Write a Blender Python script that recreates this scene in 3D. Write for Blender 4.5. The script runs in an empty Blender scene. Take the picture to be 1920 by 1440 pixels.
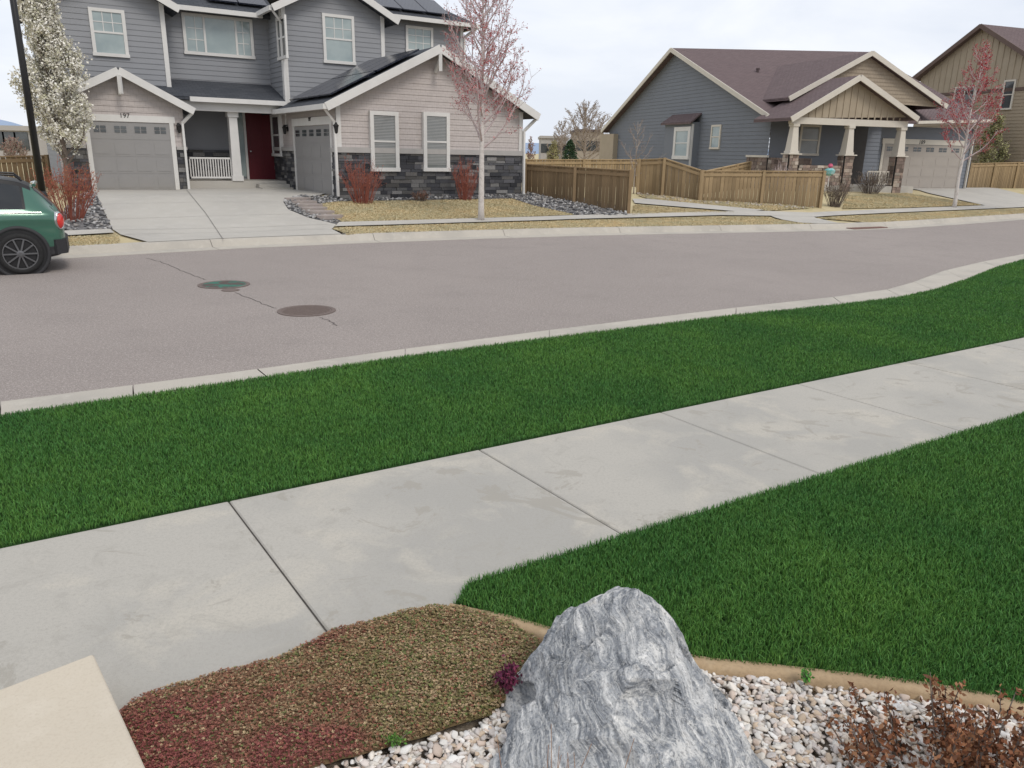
import bpy, bmesh, math, random
import numpy as np
from mathutils import Vector, Matrix, noise as mn
random.seed(7); rng=np.random.default_rng(7)
R=math.radians
scene=bpy.context.scene; col=scene.collection
# ------------------------------------------------------------------ camera
F=1440.0; CAMZ=1.95
pitch=math.atan((720-287)/F); roll=R(1.2)
CM=Matrix.Rotation(math.pi/2-pitch,3,'X')@Matrix.Rotation(roll,3,'Z')
cd=bpy.data.cameras.new('camera'); cam=bpy.data.objects.new('camera',cd); col.objects.link(cam)
cd.sensor_width=36; cd.lens=27; cd.clip_start=0.05; cd.clip_end=30000
cam.matrix_world=Matrix.Translation((0,0,CAMZ))@CM.to_4x4(); scene.camera=cam
CMT=CM.transposed()
def ray(px,py): return CM@Vector(((px-960)/F,(720-py)/F,-1))
def proj(p):
    q=CMT@(Vector(p)-Vector((0,0,CAMZ))); return 960+F*q.x/-q.z,720-F*q.y/-q.z
def gp(px,py,z=0.0):
    r=ray(px,py); k=(z-CAMZ)/r.z
    return Vector((r.x*k,r.y*k,z))
def dp(px,py,Y):
    r=ray(px,py); k=Y/r.y
    return Vector((r.x*k,Y,CAMZ+r.z*k))
class Fr:
    def __init__(s,phi):
        s.d=Vector((math.sin(phi),math.cos(phi),0)); s.n=Vector((-math.cos(phi),math.sin(phi),0))
    def P(s,a,t,z): return s.d*a+s.n*t+Vector((0,0,z))
    def ft(s,t,px,py):
        r=ray(px,py); k=t/r.dot(s.n); return k*r.dot(s.d),CAMZ+k*r.z
    def fs(s,a,px,py):
        r=ray(px,py); k=a/r.dot(s.d); return k*r.dot(s.n),CAMZ+k*r.z
# ------------------------------------------------------------------ bookkeeping
ORG={}
def tag(o,label=None,cat=None,group=None,kind=None):
    if label: o['label']=label
    if cat: o['category']=cat
    if group: o['group']=group
    if kind: o['kind']=kind
    return o
def root(name,loc,label,cat,group=None):
    o=bpy.data.objects.new(name,None); o.empty_display_size=.2; col.objects.link(o); o.location=loc
    ORG[o.name]=Vector(loc); return tag(o,label,cat,group)
class MB:
    def __init__(s): s.v=[]; s.f=[]; s.c=[]
    def add(s,vs,fs,c=None):
        b=len(s.v); s.v+= [Vector(p) for p in vs]; s.f+=[tuple(i+b for i in q) for q in fs]
        if c is not None: s.c+=[c]*len(vs)
        return s
    def hexa(s,p,c=None):   # 4 bottom, 4 top
        return s.add(p,[(0,3,2,1),(4,5,6,7),(0,1,5,4),(1,2,6,5),(2,3,7,6),(3,0,4,7)],c)
    def box(s,fr,a0,a1,t0,t1,z0,z1,c=None):
        return s.hexa([fr.P(a0,t0,z0),fr.P(a1,t0,z0),fr.P(a1,t1,z0),fr.P(a0,t1,z0),fr.P(a0,t0,z1),fr.P(a1,t0,z1),fr.P(a1,t1,z1),fr.P(a0,t1,z1)],c)
    def slab(s,q,th,c=None):
        dn=Vector((0,0,-th)); q=[Vector(p) for p in q]; n=len(q)
        vs=[p+dn for p in q]+q
        fs=[tuple(range(n-1,-1,-1)),tuple(range(n,2*n))]+[(i,(i+1)%n,n+(i+1)%n,n+i) for i in range(n)]
        return s.add(vs,fs,c)
    def beam(s,a,b,w,h,c=None,up=Vector((0,0,1))):
        a=Vector(a); b=Vector(b); d=(b-a).normalized(); x=d.cross(up)
        if x.length<1e-4: x=Vector((1,0,0))
        x.normalize(); y=x.cross(d).normalized(); x*=w/2; y*=h/2
        return s.hexa([a-x-y,a+x-y,b+x-y,b-x-y,a-x+y,a+x+y,b+x+y,b-x+y],c)
    def tube(s,pts,rad,n=6,c=None):
        pts=[Vector(p) for p in pts]; vs=[]; fs=[]
        x=None
        for i,p in enumerate(pts):
            d=(pts[min(i+1,len(pts)-1)]-pts[max(i-1,0)]).normalized()
            if x is None:
                x=d.cross(Vector((0,0,1)) if abs(d.z)<.9 else Vector((1,0,0))).normalized()
            else:
                x=(x-d*x.dot(d)).normalized()
            y=d.cross(x); r=rad[i] if hasattr(rad,'__len__') else rad
            for k in range(n):
                a=2*math.pi*k/n; vs.append(p+(x*math.cos(a)+y*math.sin(a))*r)
        for i in range(len(pts)-1):
            for k in range(n):
                fs.append((i*n+k,i*n+(k+1)%n,(i+1)*n+(k+1)%n,(i+1)*n+k))
        fs.append(tuple(range(n-1,-1,-1))); fs.append(tuple((len(pts)-1)*n+k for k in range(n)))
        return s.add(vs,fs,c)
    def lathe(s,o,ax,prof,n=24,c=None):  # prof (r,h) along axis
        ax=Vector(ax).normalized(); x=ax.cross(Vector((0,0,1)) if abs(ax.z)<.9 else Vector((1,0,0))).normalized(); y=ax.cross(x)
        o=Vector(o); vs=[]; fs=[]
        for r,h in prof:
            for k in range(n):
                a=2*math.pi*k/n; vs.append(o+ax*h+(x*math.cos(a)+y*math.sin(a))*r)
        for i in range(len(prof)-1):
            for k in range(n): fs.append((i*n+k,i*n+(k+1)%n,(i+1)*n+(k+1)%n,(i+1)*n+k))
        fs.append(tuple(range(n-1,-1,-1))); fs.append(tuple((len(prof)-1)*n+k for k in range(n)))
        return s.add(vs,fs,c)
    def build(s,name,mat,parent=None,smooth=False,uv=False):
        if parent is not None: org=ORG[parent.name]
        else:
            n=len(s.v); org=Vector((sum(p.x for p in s.v)/n,sum(p.y for p in s.v)/n,min(p.z for p in s.v)))
        me=bpy.data.meshes.new(name); me.from_pydata([tuple(p-org) for p in s.v],[],s.f)
        if s.c:
            at=me.color_attributes.new('Col','FLOAT_COLOR','POINT')
            at.data.foreach_set('color',np.array([(c[0],c[1],c[2],1) for c in s.c],dtype=np.float32).ravel())
        me.materials.append(mat)
        if smooth: me.polygons.foreach_set('use_smooth',[True]*len(me.polygons))
        if uv:
            ul=me.uv_layers.new(name='UVMap')
            for p in me.polygons:
                nn=p.normal
                u=Vector((0,0,1)).cross(nn)
                if u.length<.02: u=Vector((1,0,0))
                u.normalize(); w=nn.cross(u)
                for li in p.loop_indices:
                    q=me.vertices[me.loops[li].vertex_index].co
                    ul.data[li].uv=(q.dot(u),q.dot(w))
        o=bpy.data.objects.new(name,me); col.objects.link(o)
        if parent is not None: o.parent=parent
        else: o.location=org
        ORG[o.name]=org; return o
def np_mesh(name,V,loops,tot,mat,C=None,parent=None,smooth=False):
    V=np.asarray(V,dtype=np.float32).reshape(-1,3)
    org=ORG[parent.name] if parent is not None else Vector((float(V[:,0].mean()),float(V[:,1].mean()),float(V[:,2].min())))
    V=V-np.array(org,dtype=np.float32)
    me=bpy.data.meshes.new(name)
    me.vertices.add(len(V)); me.vertices.foreach_set('co',V.ravel())
    loops=np.asarray(loops,dtype=np.int32).ravel(); tot=np.asarray(tot,dtype=np.int32)
    me.loops.add(len(loops)); me.loops.foreach_set('vertex_index',loops)
    me.polygons.add(len(tot)); st=np.concatenate([[0],np.cumsum(tot)[:-1]]).astype(np.int32)
    me.polygons.foreach_set('loop_start',st)
    me.update(calc_edges=True); me.validate()
    if C is not None:
        C=np.asarray(C,dtype=np.float32).reshape(-1,3); C=np.concatenate([C,np.ones((len(C),1),np.float32)],1)
        at=me.color_attributes.new('Col','FLOAT_COLOR','POINT'); at.data.foreach_set('color',C.ravel())
    if smooth: me.polygons.foreach_set('use_smooth',[True]*len(me.polygons))
    me.materials.append(mat)
    o=bpy.data.objects.new(name,me); col.objects.link(o)
    if parent is not None: o.parent=parent
    else: o.location=org
    ORG[o.name]=org; return o
# ------------------------------------------------------------------ materials
def newmat(name):
    m=bpy.data.materials.new(name); m.use_nodes=True
    nt=m.node_tree; return m,nt,nt.nodes['Principled BSDF']
def _mix(nt,a,b,fac):
    n=nt.nodes.new('ShaderNodeMix'); n.data_type='RGBA'
    for sock,val in ((n.inputs[6],a),(n.inputs[7],b),(n.inputs[0],fac)):
        if isinstance(val,bpy.types.NodeSocket): nt.links.new(val,sock)
        elif hasattr(val,'__len__'): sock.default_value=(*val[:3],1)
        else: sock.default_value=val
    return n.outputs[2]
def _noise(nt,co,scale,detail=3,rough=.55,dist=0):
    n=nt.nodes.new('ShaderNodeTexNoise'); n.inputs['Scale'].default_value=scale; n.inputs['Detail'].default_value=detail
    n.inputs['Roughness'].default_value=rough; n.inputs['Distortion'].default_value=dist
    nt.links.new(co,n.inputs['Vector']); return n.outputs['Fac']
def _rng(nt,f,lo,hi,a=0.,b=1.):
    n=nt.nodes.new('ShaderNodeMapRange'); n.inputs[1].default_value=lo; n.inputs[2].default_value=hi; n.inputs[3].default_value=a; n.inputs[4].default_value=b
    nt.links.new(f,n.inputs[0]); return n.outputs[0]
def _layers(nt,co,c,layers):
    for L in layers:
        scale,lo,hi,colr,amt=L[:5]
        c=_mix(nt,c,colr,_rng(nt,_noise(nt,co,scale,*(L[5:])),lo,hi,0,amt))
    return c
def _bump(nt,bs,h,strength,dist):
    b=nt.nodes.new('ShaderNodeBump'); b.inputs['Strength'].default_value=strength; b.inputs['Distance'].default_value=dist
    nt.links.new(h,b.inputs['Height']); nt.links.new(b.outputs[0],bs.inputs['Normal'])
def ML(name,base,layers=(),rough=.8,bump=None,attr=False,metallic=0,spec=.3,coat=0):
    m,nt,bs=newmat(name)
    tc=nt.nodes.new('ShaderNodeTexCoord'); co=tc.outputs['Object']
    if attr:
        a=nt.nodes.new('ShaderNodeAttribute'); a.attribute_name='Col'; c=a.outputs['Color']
    else:
        n=nt.nodes.new('ShaderNodeRGB'); n.outputs[0].default_value=(*base,1); c=n.outputs[0]
    c=_layers(nt,co,c,layers)
    nt.links.new(c,bs.inputs['Base Color'])
    bs.inputs['Roughness'].default_value=rough; bs.inputs['Metallic'].default_value=metallic
    bs.inputs['Specular IOR Level'].default_value=spec; bs.inputs['Coat Weight'].default_value=coat
    if bump: _bump(nt,bs,_noise(nt,co,bump[0],4,.65),bump[1],bump[2])
    return m
def MBR(name,c1,c2,mort,bw,bh,ms,rough=.85,bump=(.5,.01),layers=()):
    m,nt,bs=newmat(name)
    tc=nt.nodes.new('ShaderNodeTexCoord'); uv=tc.outputs['UV']
    b=nt.nodes.new('ShaderNodeTexBrick'); nt.links.new(uv,b.inputs['Vector'])
    b.inputs['Color1'].default_value=(*c1,1); b.inputs['Color2'].default_value=(*c2,1); b.inputs['Mortar'].default_value=(*mort,1)
    b.inputs['Scale'].default_value=1; b.inputs['Mortar Size'].default_value=ms; b.inputs['Brick Width'].default_value=bw; b.inputs['Row Height'].default_value=bh
    b.inputs['Mortar Smooth'].default_value=.3; b.inputs['Bias'].default_value=0
    c=_layers(nt,tc.outputs['Object'],b.outputs['Color'],layers)
    nt.links.new(c,bs.inputs['Base Color']); bs.inputs['Roughness'].default_value=rough; bs.inputs['Specular IOR Level'].default_value=.25
    iv=_rng(nt,b.outputs['Fac'],0,1,1,0); _bump(nt,bs,iv,*bump)
    return m
m_conc=ML('near_concrete',(.425,.403,.36),[(.7,.42,.60,(.35,.338,.31),.85,5,.6),(2.0,.52,.64,(.49,.455,.39),.65,5,.6,.6),(4.5,.54,.66,(.335,.317,.28),.45,6,.7,1.2),(1.3,.575,.61,(.32,.298,.255),.65,8,.68,2.2),(60,.45,.7,(.32,.305,.27),.4,2,.6),(240,.55,.72,(.25,.24,.22),.5,1,.6)],.85,(180,.16,.004))
m_conc2=ML('far_concrete',(.45,.428,.385),[(.5,.42,.62,(.39,.372,.34),.7),(3,.5,.7,(.49,.468,.43),.5),(40,.5,.75,(.35,.335,.31),.3)],.9)
m_curb=ML('curb_concrete',(.45,.415,.36),[(1.1,.45,.62,(.37,.345,.305),.7),(6,.52,.7,(.51,.48,.42),.5),(90,.48,.72,(.31,.295,.26),.45)],.9,(120,.2,.004))
m_road=ML('asphalt',(.272,.236,.216),[(.22,.4,.65,(.318,.276,.252),.7),(1.3,.5,.72,(.232,.202,.186),.5),(5,.5,.7,(.305,.266,.243),.35),(26,.44,.6,(.20,.175,.162),.4,2,.8),(34,.55,.66,(.44,.40,.37),.55,2,.8),(70,.56,.68,(.56,.515,.48),.8,2,.8),(90,.42,.34,(.12,.105,.097),.7,2,.8)],.9,(70,.6,.010))
m_soil=ML('soil',(.24,.20,.155),[(12,.4,.65,(.16,.125,.09),.7),(60,.5,.65,(.4,.35,.29),.7)],1,(40,.6,.02))
m_turf=ML('turf_base',(.034,.085,.020),[(9,.4,.6,(.02,.052,.012),.7)],1)
m_dry=ML('dry_ground',(.50,.42,.255),[(.4,.42,.6,(.43,.37,.215),.7),(2.5,.45,.65,(.56,.475,.30),.5),(.9,.57,.68,(.30,.30,.14),.5),(30,.45,.7,(.42,.355,.21),.35)],1,(30,.3,.015))
m_grey_gravel=ML('grey_gravel_base',(.16,.155,.155),[(14,.45,.6,(.26,.25,.25),.8,3,.7),(22,.5,.65,(.05,.05,.05),.8,3,.7)],.95,(25,1,.04))
m_attr=ML('tinted_matte',(1,1,1),[(40,.4,.7,(.12,.11,.1),.1)],.85,attr=True)
m_grass=ML('grass_blade',(1,1,1),[],.55,attr=True,spec=.22)
m_leaf=ML('leaf_tint',(1,1,1),[],.7,attr=True,spec=.2)
m_white=ML('white_trim',(.66,.65,.63),[(3,.4,.7,(.58,.57,.55),.5)],.6)
m_siding=ML('grey_siding',(.272,.280,.298),[(1.5,.4,.65,(.255,.262,.279),.6),(25,.45,.7,(.287,.295,.313),.4)],.75)
m_shingle=MBR('light_shingle_siding',(.50,.455,.435),(.465,.422,.405),(.37,.335,.32),.16,.17,.005,.85,(.3,.008),[(8,.45,.7,(.50,.46,.44),.4)])
m_roof1=MBR('slate_roof',(.052,.058,.07),(.075,.08,.092),(.025,.028,.034),.3,.14,.008,.9,(.8,.015),[(3,.4,.65,(.045,.05,.06),.5),(60,.5,.7,(.11,.115,.125),.4)])
m_roof2=MBR('brown_roof',(.16,.118,.118),(.128,.093,.095),(.065,.05,.05),.3,.14,.008,.9,(.8,.015),[(2,.4,.65,(.13,.097,.099),.5),(60,.5,.7,(.21,.165,.165),.4)])
m_siding2=ML('blue_grey_siding',(.182,.198,.226),[(1.5,.4,.65,(.167,.182,.209),.6),(25,.45,.7,(.197,.212,.242),.4)],.75)
m_tan=ML('tan_board',(.38,.32,.24),[(2,.4,.65,(.34,.285,.21),.6)],.75)
m_tan_sh=MBR('tan_shingle_siding',(.36,.30,.23),(.33,.275,.21),(.24,.2,.155),.16,.17,.006,.85,(.4,.01))
m_cream=ML('cream_trim',(.60,.56,.49),[(3,.4,.7,(.54,.5,.44),.5)],.65)
m_gdoor=ML('garage_grey',(.285,.278,.275),[(2,.4,.7,(.26,.255,.253),.5)],.5)
m_gdoor2=ML('garage_tan',(.36,.325,.29),[(2,.4,.7,(.33,.30,.27),.5)],.5)
m_stone=ML('dark_ledgestone',(1,1,1),[(30,.4,.7,(.03,.03,.035),.35)],.85,(50,.5,.02),attr=True)
m_red=ML('red_door_paint',(.10,.012,.018),[(4,.4,.7,(.085,.01,.014),.5)],.4)
m_glassd=ML('dark_glass',(.045,.052,.055),[(1.2,.4,.65,(.09,.10,.105),.7)],.06,spec=.8)
m_glassp=ML('pale_glass',(.33,.39,.39),[(1.2,.42,.62,(.24,.30,.31),.8)],.08,spec=.8)
m_glassb=ML('grey_glass',(.13,.145,.15),[(1.2,.42,.62,(.19,.21,.215),.8)],.06,spec=.8)
m_blind=ML('window_blind',(.34,.345,.34),[(4,.4,.7,(.28,.285,.28),.5)],.6)
m_solar=MBR('solar_cell',(.012,.015,.028),(.016,.02,.034),(.07,.075,.085),.16,.16,.006,.15,(.1,.001))
m_black=ML('black_metal',(.012,.012,.013),[(20,.4,.7,(.02,.02,.021),.5)],.45,spec=.4)
m_wood=ML('fence_wood',(1,1,1),[(3,.45,.7,(.18,.125,.065),.35),(50,.45,.7,(.22,.15,.08),.25)],.85,attr=True)
m_bark=ML('pale_bark',(.60,.56,.53),[(9,.5,.68,(.38,.34,.31),.55),(30,.52,.7,(.22,.19,.18),.35)],.9,(40,.4,.01))
m_barkd=ML('grey_bark',(.17,.14,.12),[(9,.45,.65,(.11,.09,.08),.6)],.9)
m_barkt=ML('pale_brown_bark',(.34,.285,.24),[(3,.45,.65,(.27,.22,.185),.6)],.9)
m_barkr=ML('red_stem',(.30,.10,.07),[(9,.45,.65,(.22,.075,.055),.6)],.8)
m_barkp=ML('pink_grey_bark',(.50,.43,.42),[(9,.45,.65,(.38,.28,.28),.6)],.9)
m_sand=ML('sandstone',(.57,.505,.405),[(1.5,.4,.65,(.51,.455,.37),.6),(6,.5,.7,(.61,.55,.455),.5),(90,.5,.75,(.42,.36,.28),.4)],.9,(60,.35,.006))
m_edge=ML('tan_edging',(.42,.305,.185),[(4,.4,.65,(.34,.245,.15),.7),(60,.45,.7,(.28,.2,.125),.45),(12,.55,.7,(.49,.38,.25),.5)],.9,(80,.5,.006))
m_crack=ML('crack_dark',(.09,.078,.072),[(20,.4,.7,(.14,.12,.11),.6)],1)
m_gap=ML('joint_dark',(.06,.055,.05),[(20,.4,.7,(.1,.09,.08),.6)],1)
m_jnt=ML('joint_grey',(.20,.19,.175),[(20,.4,.7,(.15,.14,.13),.6)],1)
m_iron=ML('cast_iron',(.15,.115,.10),[(30,.4,.65,(.19,.145,.125),.7),(120,.45,.7,(.08,.06,.055),.6)],.75,(70,.6,.006),spec=.4)
m_irong=ML('painted_cast_iron',(.12,.10,.09),[(4,.49,.56,(.05,.22,.165),.85),(120,.5,.7,(.07,.055,.05),.5)],.75,(70,.6,.006),spec=.4)
m_carg=ML('green_car_paint',(.045,.135,.095),[(2,.4,.7,(.038,.118,.083),.4)],.25,metallic=.35,spec=.5,coat=.7)
m_carw=ML('car_glass',(.012,.014,.016),[(2,.4,.7,(.03,.035,.037),.5)],.05,spec=.6)
m_rubber=ML('rubber',(.018,.018,.018),[(30,.4,.7,(.03,.03,.03),.5)],.8)
m_rim=ML('dark_alloy',(.13,.13,.135),[(9,.4,.7,(.18,.18,.185),.4)],.35,metallic=.5)
m_tail=ML('tail_light_red',(.55,.015,.015),[(25,.4,.6,(.75,.05,.03),.6)],.15,spec=.6,coat=.8)
m_chrome=ML('chrome',(.6,.6,.6),[(9,.4,.7,(.5,.5,.5),.4)],.15,metallic=1)
m_plastic=ML('dark_plastic',(.03,.03,.032),[(30,.4,.7,(.045,.045,.047),.5)],.6)
m_hill=ML('distant_hill',(.26,.34,.47),[(.002,.4,.6,(.31,.38,.5),.6)],1)
m_bldg=ML('distant_building',(.34,.295,.24),[(.3,.4,.65,(.29,.25,.2),.6)],.9)
m_bldgl=ML('distant_pale_building',(.42,.40,.38),[(.3,.4,.65,(.37,.35,.33),.6)],.9)
def gneiss():
    m,nt,bs=newmat('banded_gneiss'); tc=nt.nodes.new('ShaderNodeTexCoord'); co=tc.outputs['Object']
    def warp(co,scale,amt,detail):
        n=nt.nodes.new('ShaderNodeTexNoise'); n.inputs['Scale'].default_value=scale; n.inputs['Detail'].default_value=detail; nt.links.new(co,n.inputs['Vector'])
        s=nt.nodes.new('ShaderNodeVectorMath'); s.operation='SUBTRACT'; nt.links.new(n.outputs['Color'],s.inputs[0]); s.inputs[1].default_value=(.5,.5,.5)
        k=nt.nodes.new('ShaderNodeVectorMath'); k.operation='SCALE'; nt.links.new(s.outputs[0],k.inputs[0]); k.inputs['Scale'].default_value=amt
        a=nt.nodes.new('ShaderNodeVectorMath'); a.operation='ADD'; nt.links.new(co,a.inputs[0]); nt.links.new(k.outputs[0],a.inputs[1]); return a.outputs[0]
    wc=warp(warp(co,2.8,.30,2),10,.05,3)
    def band(rot,sc,scale,detail,rough):
        a=nt.nodes.new('ShaderNodeMapping'); a.inputs['Rotation'].default_value=rot; nt.links.new(wc,a.inputs[0])
        b=nt.nodes.new('ShaderNodeMapping'); b.inputs['Scale'].default_value=sc; nt.links.new(a.outputs[0],b.inputs[0]); return _noise(nt,b.outputs[0],scale,detail,rough)
    b1=band((.3,.7,.2),(11,1.8,1.8),1.7,5,.66); b2=band((.3,.7,.2),(44,6,6),1.6,5,.7)
    def ramp(f,st):
        r=nt.nodes.new('ShaderNodeValToRGB'); nt.links.new(f,r.inputs[0]); e=r.color_ramp.elements
        e[0].position=st[0][0]; e[0].color=(*st[0][1],1); e[1].position=st[-1][0]; e[1].color=(*st[-1][1],1)
        for p,c in st[1:-1]: q=e.new(p); q.color=(*c,1)
        return r.outputs[0]
    c1=ramp(b1,[(.34,(.08,.089,.103)),(.42,(.20,.215,.235)),(.49,(.33,.345,.365)),(.54,(.45,.46,.465)),(.60,(.76,.75,.725))])
    c2=ramp(b2,[(.36,(.05,.057,.068)),(.44,(.22,.235,.255)),(.53,(.40,.41,.42)),(.61,(.80,.79,.76))])
    c=_mix(nt,c1,c2,.52)
    c=_layers(nt,co,c,[(2.6,.545,.585,(.72,.71,.68),.6,7,.76,1.6),(3.3,.55,.60,(.11,.122,.14),.55,7,.74,.9),(12,.59,.65,(.78,.77,.74),.6,5,.78,.6),(14,.60,.66,(.07,.078,.09),.6,5,.78,.6),(75,.53,.64,(.68,.67,.64),.4,2,.7),(110,.54,.66,(.07,.075,.082),.5,2,.7),(4,.62,.70,(.58,.50,.39),.5,5,.65)])
    nt.links.new(c,bs.inputs['Base Color']); bs.inputs['Roughness'].default_value=.85; bs.inputs['Specular IOR Level'].default_value=.25
    mh=nt.nodes.new('ShaderNodeMath'); mh.operation='ADD'
    nt.links.new(_noise(nt,co,30,6,.72),mh.inputs[0]); nt.links.new(b2,mh.inputs[1])
    _bump(nt,bs,mh.outputs[0],.7,.014); return m
m_gneiss=gneiss()
# ------------------------------------------------------------------ terrain
FAR=[(-500,523),(-200,504),(0,492),(240,478),(450,466),(680,456),(900,448),(1100,442),(1300,438),(1500,434),(1600,432),(1700,428),(1800,421),(1920,412),(2250,388)]
FC=[gp(x,y,-.12) for x,y in FAR]
FC=[FC[0]+(FC[0]-FC[1]).normalized()*60]+FC+[FC[-1]+(FC[-1]-FC[-2]).normalized()*80]
A2=np.array([(p.x,p.y) for p in FC])
def rdist(P):
    P=np.asarray(P,dtype=float).reshape(-1,2); best=np.full(len(P),1e9); sg=np.ones(len(P))
    for a,b in zip(A2[:-1],A2[1:]):
        ab=b-a; L=(ab**2).sum(); ap=P-a; t=np.clip((ap@ab)/L,0,1); q=ap-t[:,None]*ab
        d=np.hypot(q[:,0],q[:,1]); s=np.where(ab[0]*ap[:,1]-ab[1]*ap[:,0]>=0,1,-1)
        k=d<best-1e-6; best=np.where(k,d,best); sg=np.where(k,s,sg)
    return best*sg
def zf_np(P):
    r=rdist(P); u=np.clip((r-2.4)/5.2,0,1)
    z=.03+.54*u
    return np.where(r<.4,-.12,z)
def zf(x,y): return float(zf_np([(x,y)])[0])
_ys=np.linspace(8,110,3000)
def G(px,py,off=0.0):
    r=ray(px,py); P=np.stack([_ys*r.x/r.y,_ys],1); zr=CAMZ+_ys*r.z/r.y; d=zr-zf_np(P)
    i=np.argmax(d<=0) if (d<=0).any() else len(_ys)-1
    if i==0: y=_ys[0]
    else:
        a,b=d[i-1],d[i]; y=_ys[i-1]+(_ys[i]-_ys[i-1])*(a/(a-b) if a-b else 0)
    x=y*r.x/r.y
    return Vector((x,y,zf(x,y)+off))
def ztop(p,px,py):
    r=ray(px,py); k=p.y/r.y; return CAMZ+r.z*k
def offs(pts,r):
    out=[]
    for i,p in enumerate(pts):
        d=(pts[min(i+1,len(pts)-1)]-pts[max(i-1,0)]); d.z=0; d.normalize()
        out.append(p+Vector((-d.y,d.x,0))*r)
    return out
def sweep(mb,pts,sec):
    rows=[[Vector((q.x,q.y,z)) for q in offs(pts,r)] for r,z in sec]; n=len(pts)
    vs=[p for row in rows for p in row]; fs=[]
    for j in range(len(sec)-1):
        for i in range(n-1): fs.append((j*n+i,j*n+i+1,(j+1)*n+i+1,(j+1)*n+i))
    mb.add(vs,fs)
def resample(pts,step):
    out=[pts[0].copy()]
    for a,b in zip(pts[:-1],pts[1:]):
        n=max(1,int((b-a).length/step))
        for k in range(1,n+1): out.append(a.lerp(b,k/n))
    return out
CB=[(p,proj(p)[0]) for p in offs(resample(FC[1:-1],.5),.66)]
def cbl(x0,x1): return [p for p,x in CB if x0<=x<=x1]
g=MB(); S=9000
g.add([(-S,-S,-.35),(S,-S,-.35),(S,S,-.35),(-S,S,-.35)],[(0,1,2,3)]); tag(g.build('ground',m_dry),kind='structure')
FR=resample(FC,1.0); nd=Vector((-.46,.888,0)); rows=[.60,.9,1.4,2,2.4,3,4,5,6,7,7.6,8.4,9.5,11,13,16,22,40,90,250,900,4000]
vs=[];n=len(FR)
O62=offs(FR,.60)
for r in rows:
    for p in O62:
        q=p+nd*(r-.60)
        vs.append(Vector((q.x,q.y,zf(q.x,q.y)-.03)))
g=MB(); g.add(vs,[(j*n+i,j*n+i+1,(j+1)*n+i+1,(j+1)*n+i) for j in range(len(rows)-1) for i in range(n-1)]); tag(g.build('terrain',m_dry,smooth=True),kind='structure')
F1=Fr(R(57.5)); FS=Fr(R(57.8)); F2=Fr(R(72))
g=MB(); g.add([F1.P(-90,5,-.12),F1.P(120,5,-.12),F1.P(120,30,-.121),F1.P(-90,30,-.121)],[(0,1,2,3)]); tag(g.build('road',m_road),kind='structure')
g=MB(); fcs=resample(FC[1:-1],.4)
pieces=[fcs[k:k+9] for k in range(0,len(fcs)-1,8)]
for pz in pieces:
    if len(pz)<2: continue
    pz=[p.copy() for p in pz]; pz[0]+= (pz[1]-pz[0]).normalized()*.005; pz[-1]-=(pz[-1]-pz[-2]).normalized()*.005
    sweep(g,pz,[(0,-.125),(0,-.114),(.42,-.108),(.50,-.02),(.54,.022),(.60,.033),(.74,.035),(.74,-.1)])
tag(g.build('curb',m_curb),kind='structure')
def inpoly(P,poly):
    x,y=P[:,0],P[:,1]; c=np.zeros(len(P),bool); n=len(poly)
    for i in range(n):
        x1,y1=poly[i][0],poly[i][1]; x2,y2=poly[i-1][0],poly[i-1][1]
        if y1==y2: continue
        k=((y1>y)!=(y2>y))&(x<(x2-x1)*(y-y1)/(y2-y1)+x1); c^=k
    return c
def edist(P,poly):
    best=np.full(len(P),1e9); pl=np.array([(p[0],p[1]) for p in poly])
    for i in range(len(pl)):
        a,b=pl[i-1],pl[i]; ab=b-a; L=(ab**2).sum()+1e-12; ap=P-a; t=np.clip((ap@ab)/L,0,1); q=ap-t[:,None]*ab
        best=np.minimum(best,np.hypot(q[:,0],q[:,1]))
    return best
def sample(poly,dens):
    pl=np.array([(p[0],p[1]) for p in poly]); lo=pl.min(0); hi=pl.max(0)
    n=int(dens*(hi-lo).prod()); P=rng.uniform(lo,hi,(n,2)); return P[inpoly(P,poly)]
def drape(name,poly,off,mat,step=.7,zfun=None):
    bm=bmesh.new(); vs=[bm.verts.new((p[0],p[1],0)) for p in poly]; bm.faces.new(vs)
    bmesh.ops.triangulate(bm,faces=bm.faces[:])
    xs=[p[0] for p in poly]; ys=[p[1] for p in poly]
    for ax,(lo,hi) in enumerate(((min(xs),max(xs)),(min(ys),max(ys)))):
        v=lo+step*.5
        while v<hi:
            pc=(v,0,0) if ax==0 else (0,v,0); no=(1,0,0) if ax==0 else (0,1,0)
            bmesh.ops.bisect_plane(bm,geom=bm.verts[:]+bm.edges[:]+bm.faces[:],plane_co=pc,plane_no=no); v+=step
    P=np.array([(v.co.x,v.co.y) for v in bm.verts]); Z=(zf_np(P)+off) if zfun is None else zfun(P)
    for v,z in zip(bm.verts,Z): v.co.z=z
    bmesh.ops.recalc_face_normals(bm,faces=bm.faces[:])
    for f in bm.faces:
        if f.normal.z<0: f.normal_flip()
    me=bpy.data.meshes.new(name); bm.to_mesh(me); bm.free(); me.materials.append(mat)
    o=bpy.data.objects.new(name,me); col.objects.link(o); ORG[o.name]=Vector((0,0,0)); return o
def gl(pl): return [G(x,y) for x,y in pl]
CO=.011
drive=gl([(170,357),(330,357),(360,353),(480,352),(552,356),(622,362),(600,366),(548,373),(531,379),(540,393),(575,408),(630,421),(622,430),(642,440)])+cbl(240,668)[::-1]+gl([(226,440),(212,431),(204,415)])
tag(drape('driveway',drive,CO,m_conc2,.5),kind='structure')
sw=gl([(636,417),(850,411),(1080,404),(1340,397),(1430,396),(1520,399),(1700,391),(1940,382),(1940,388),(1700,398),(1530,407),(1440,405),(1350,404),(1085,411),(860,418),(628,425)])
tag(drape('sidewalk',sw,CO+.004,m_conc2,.5),kind='structure')
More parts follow.
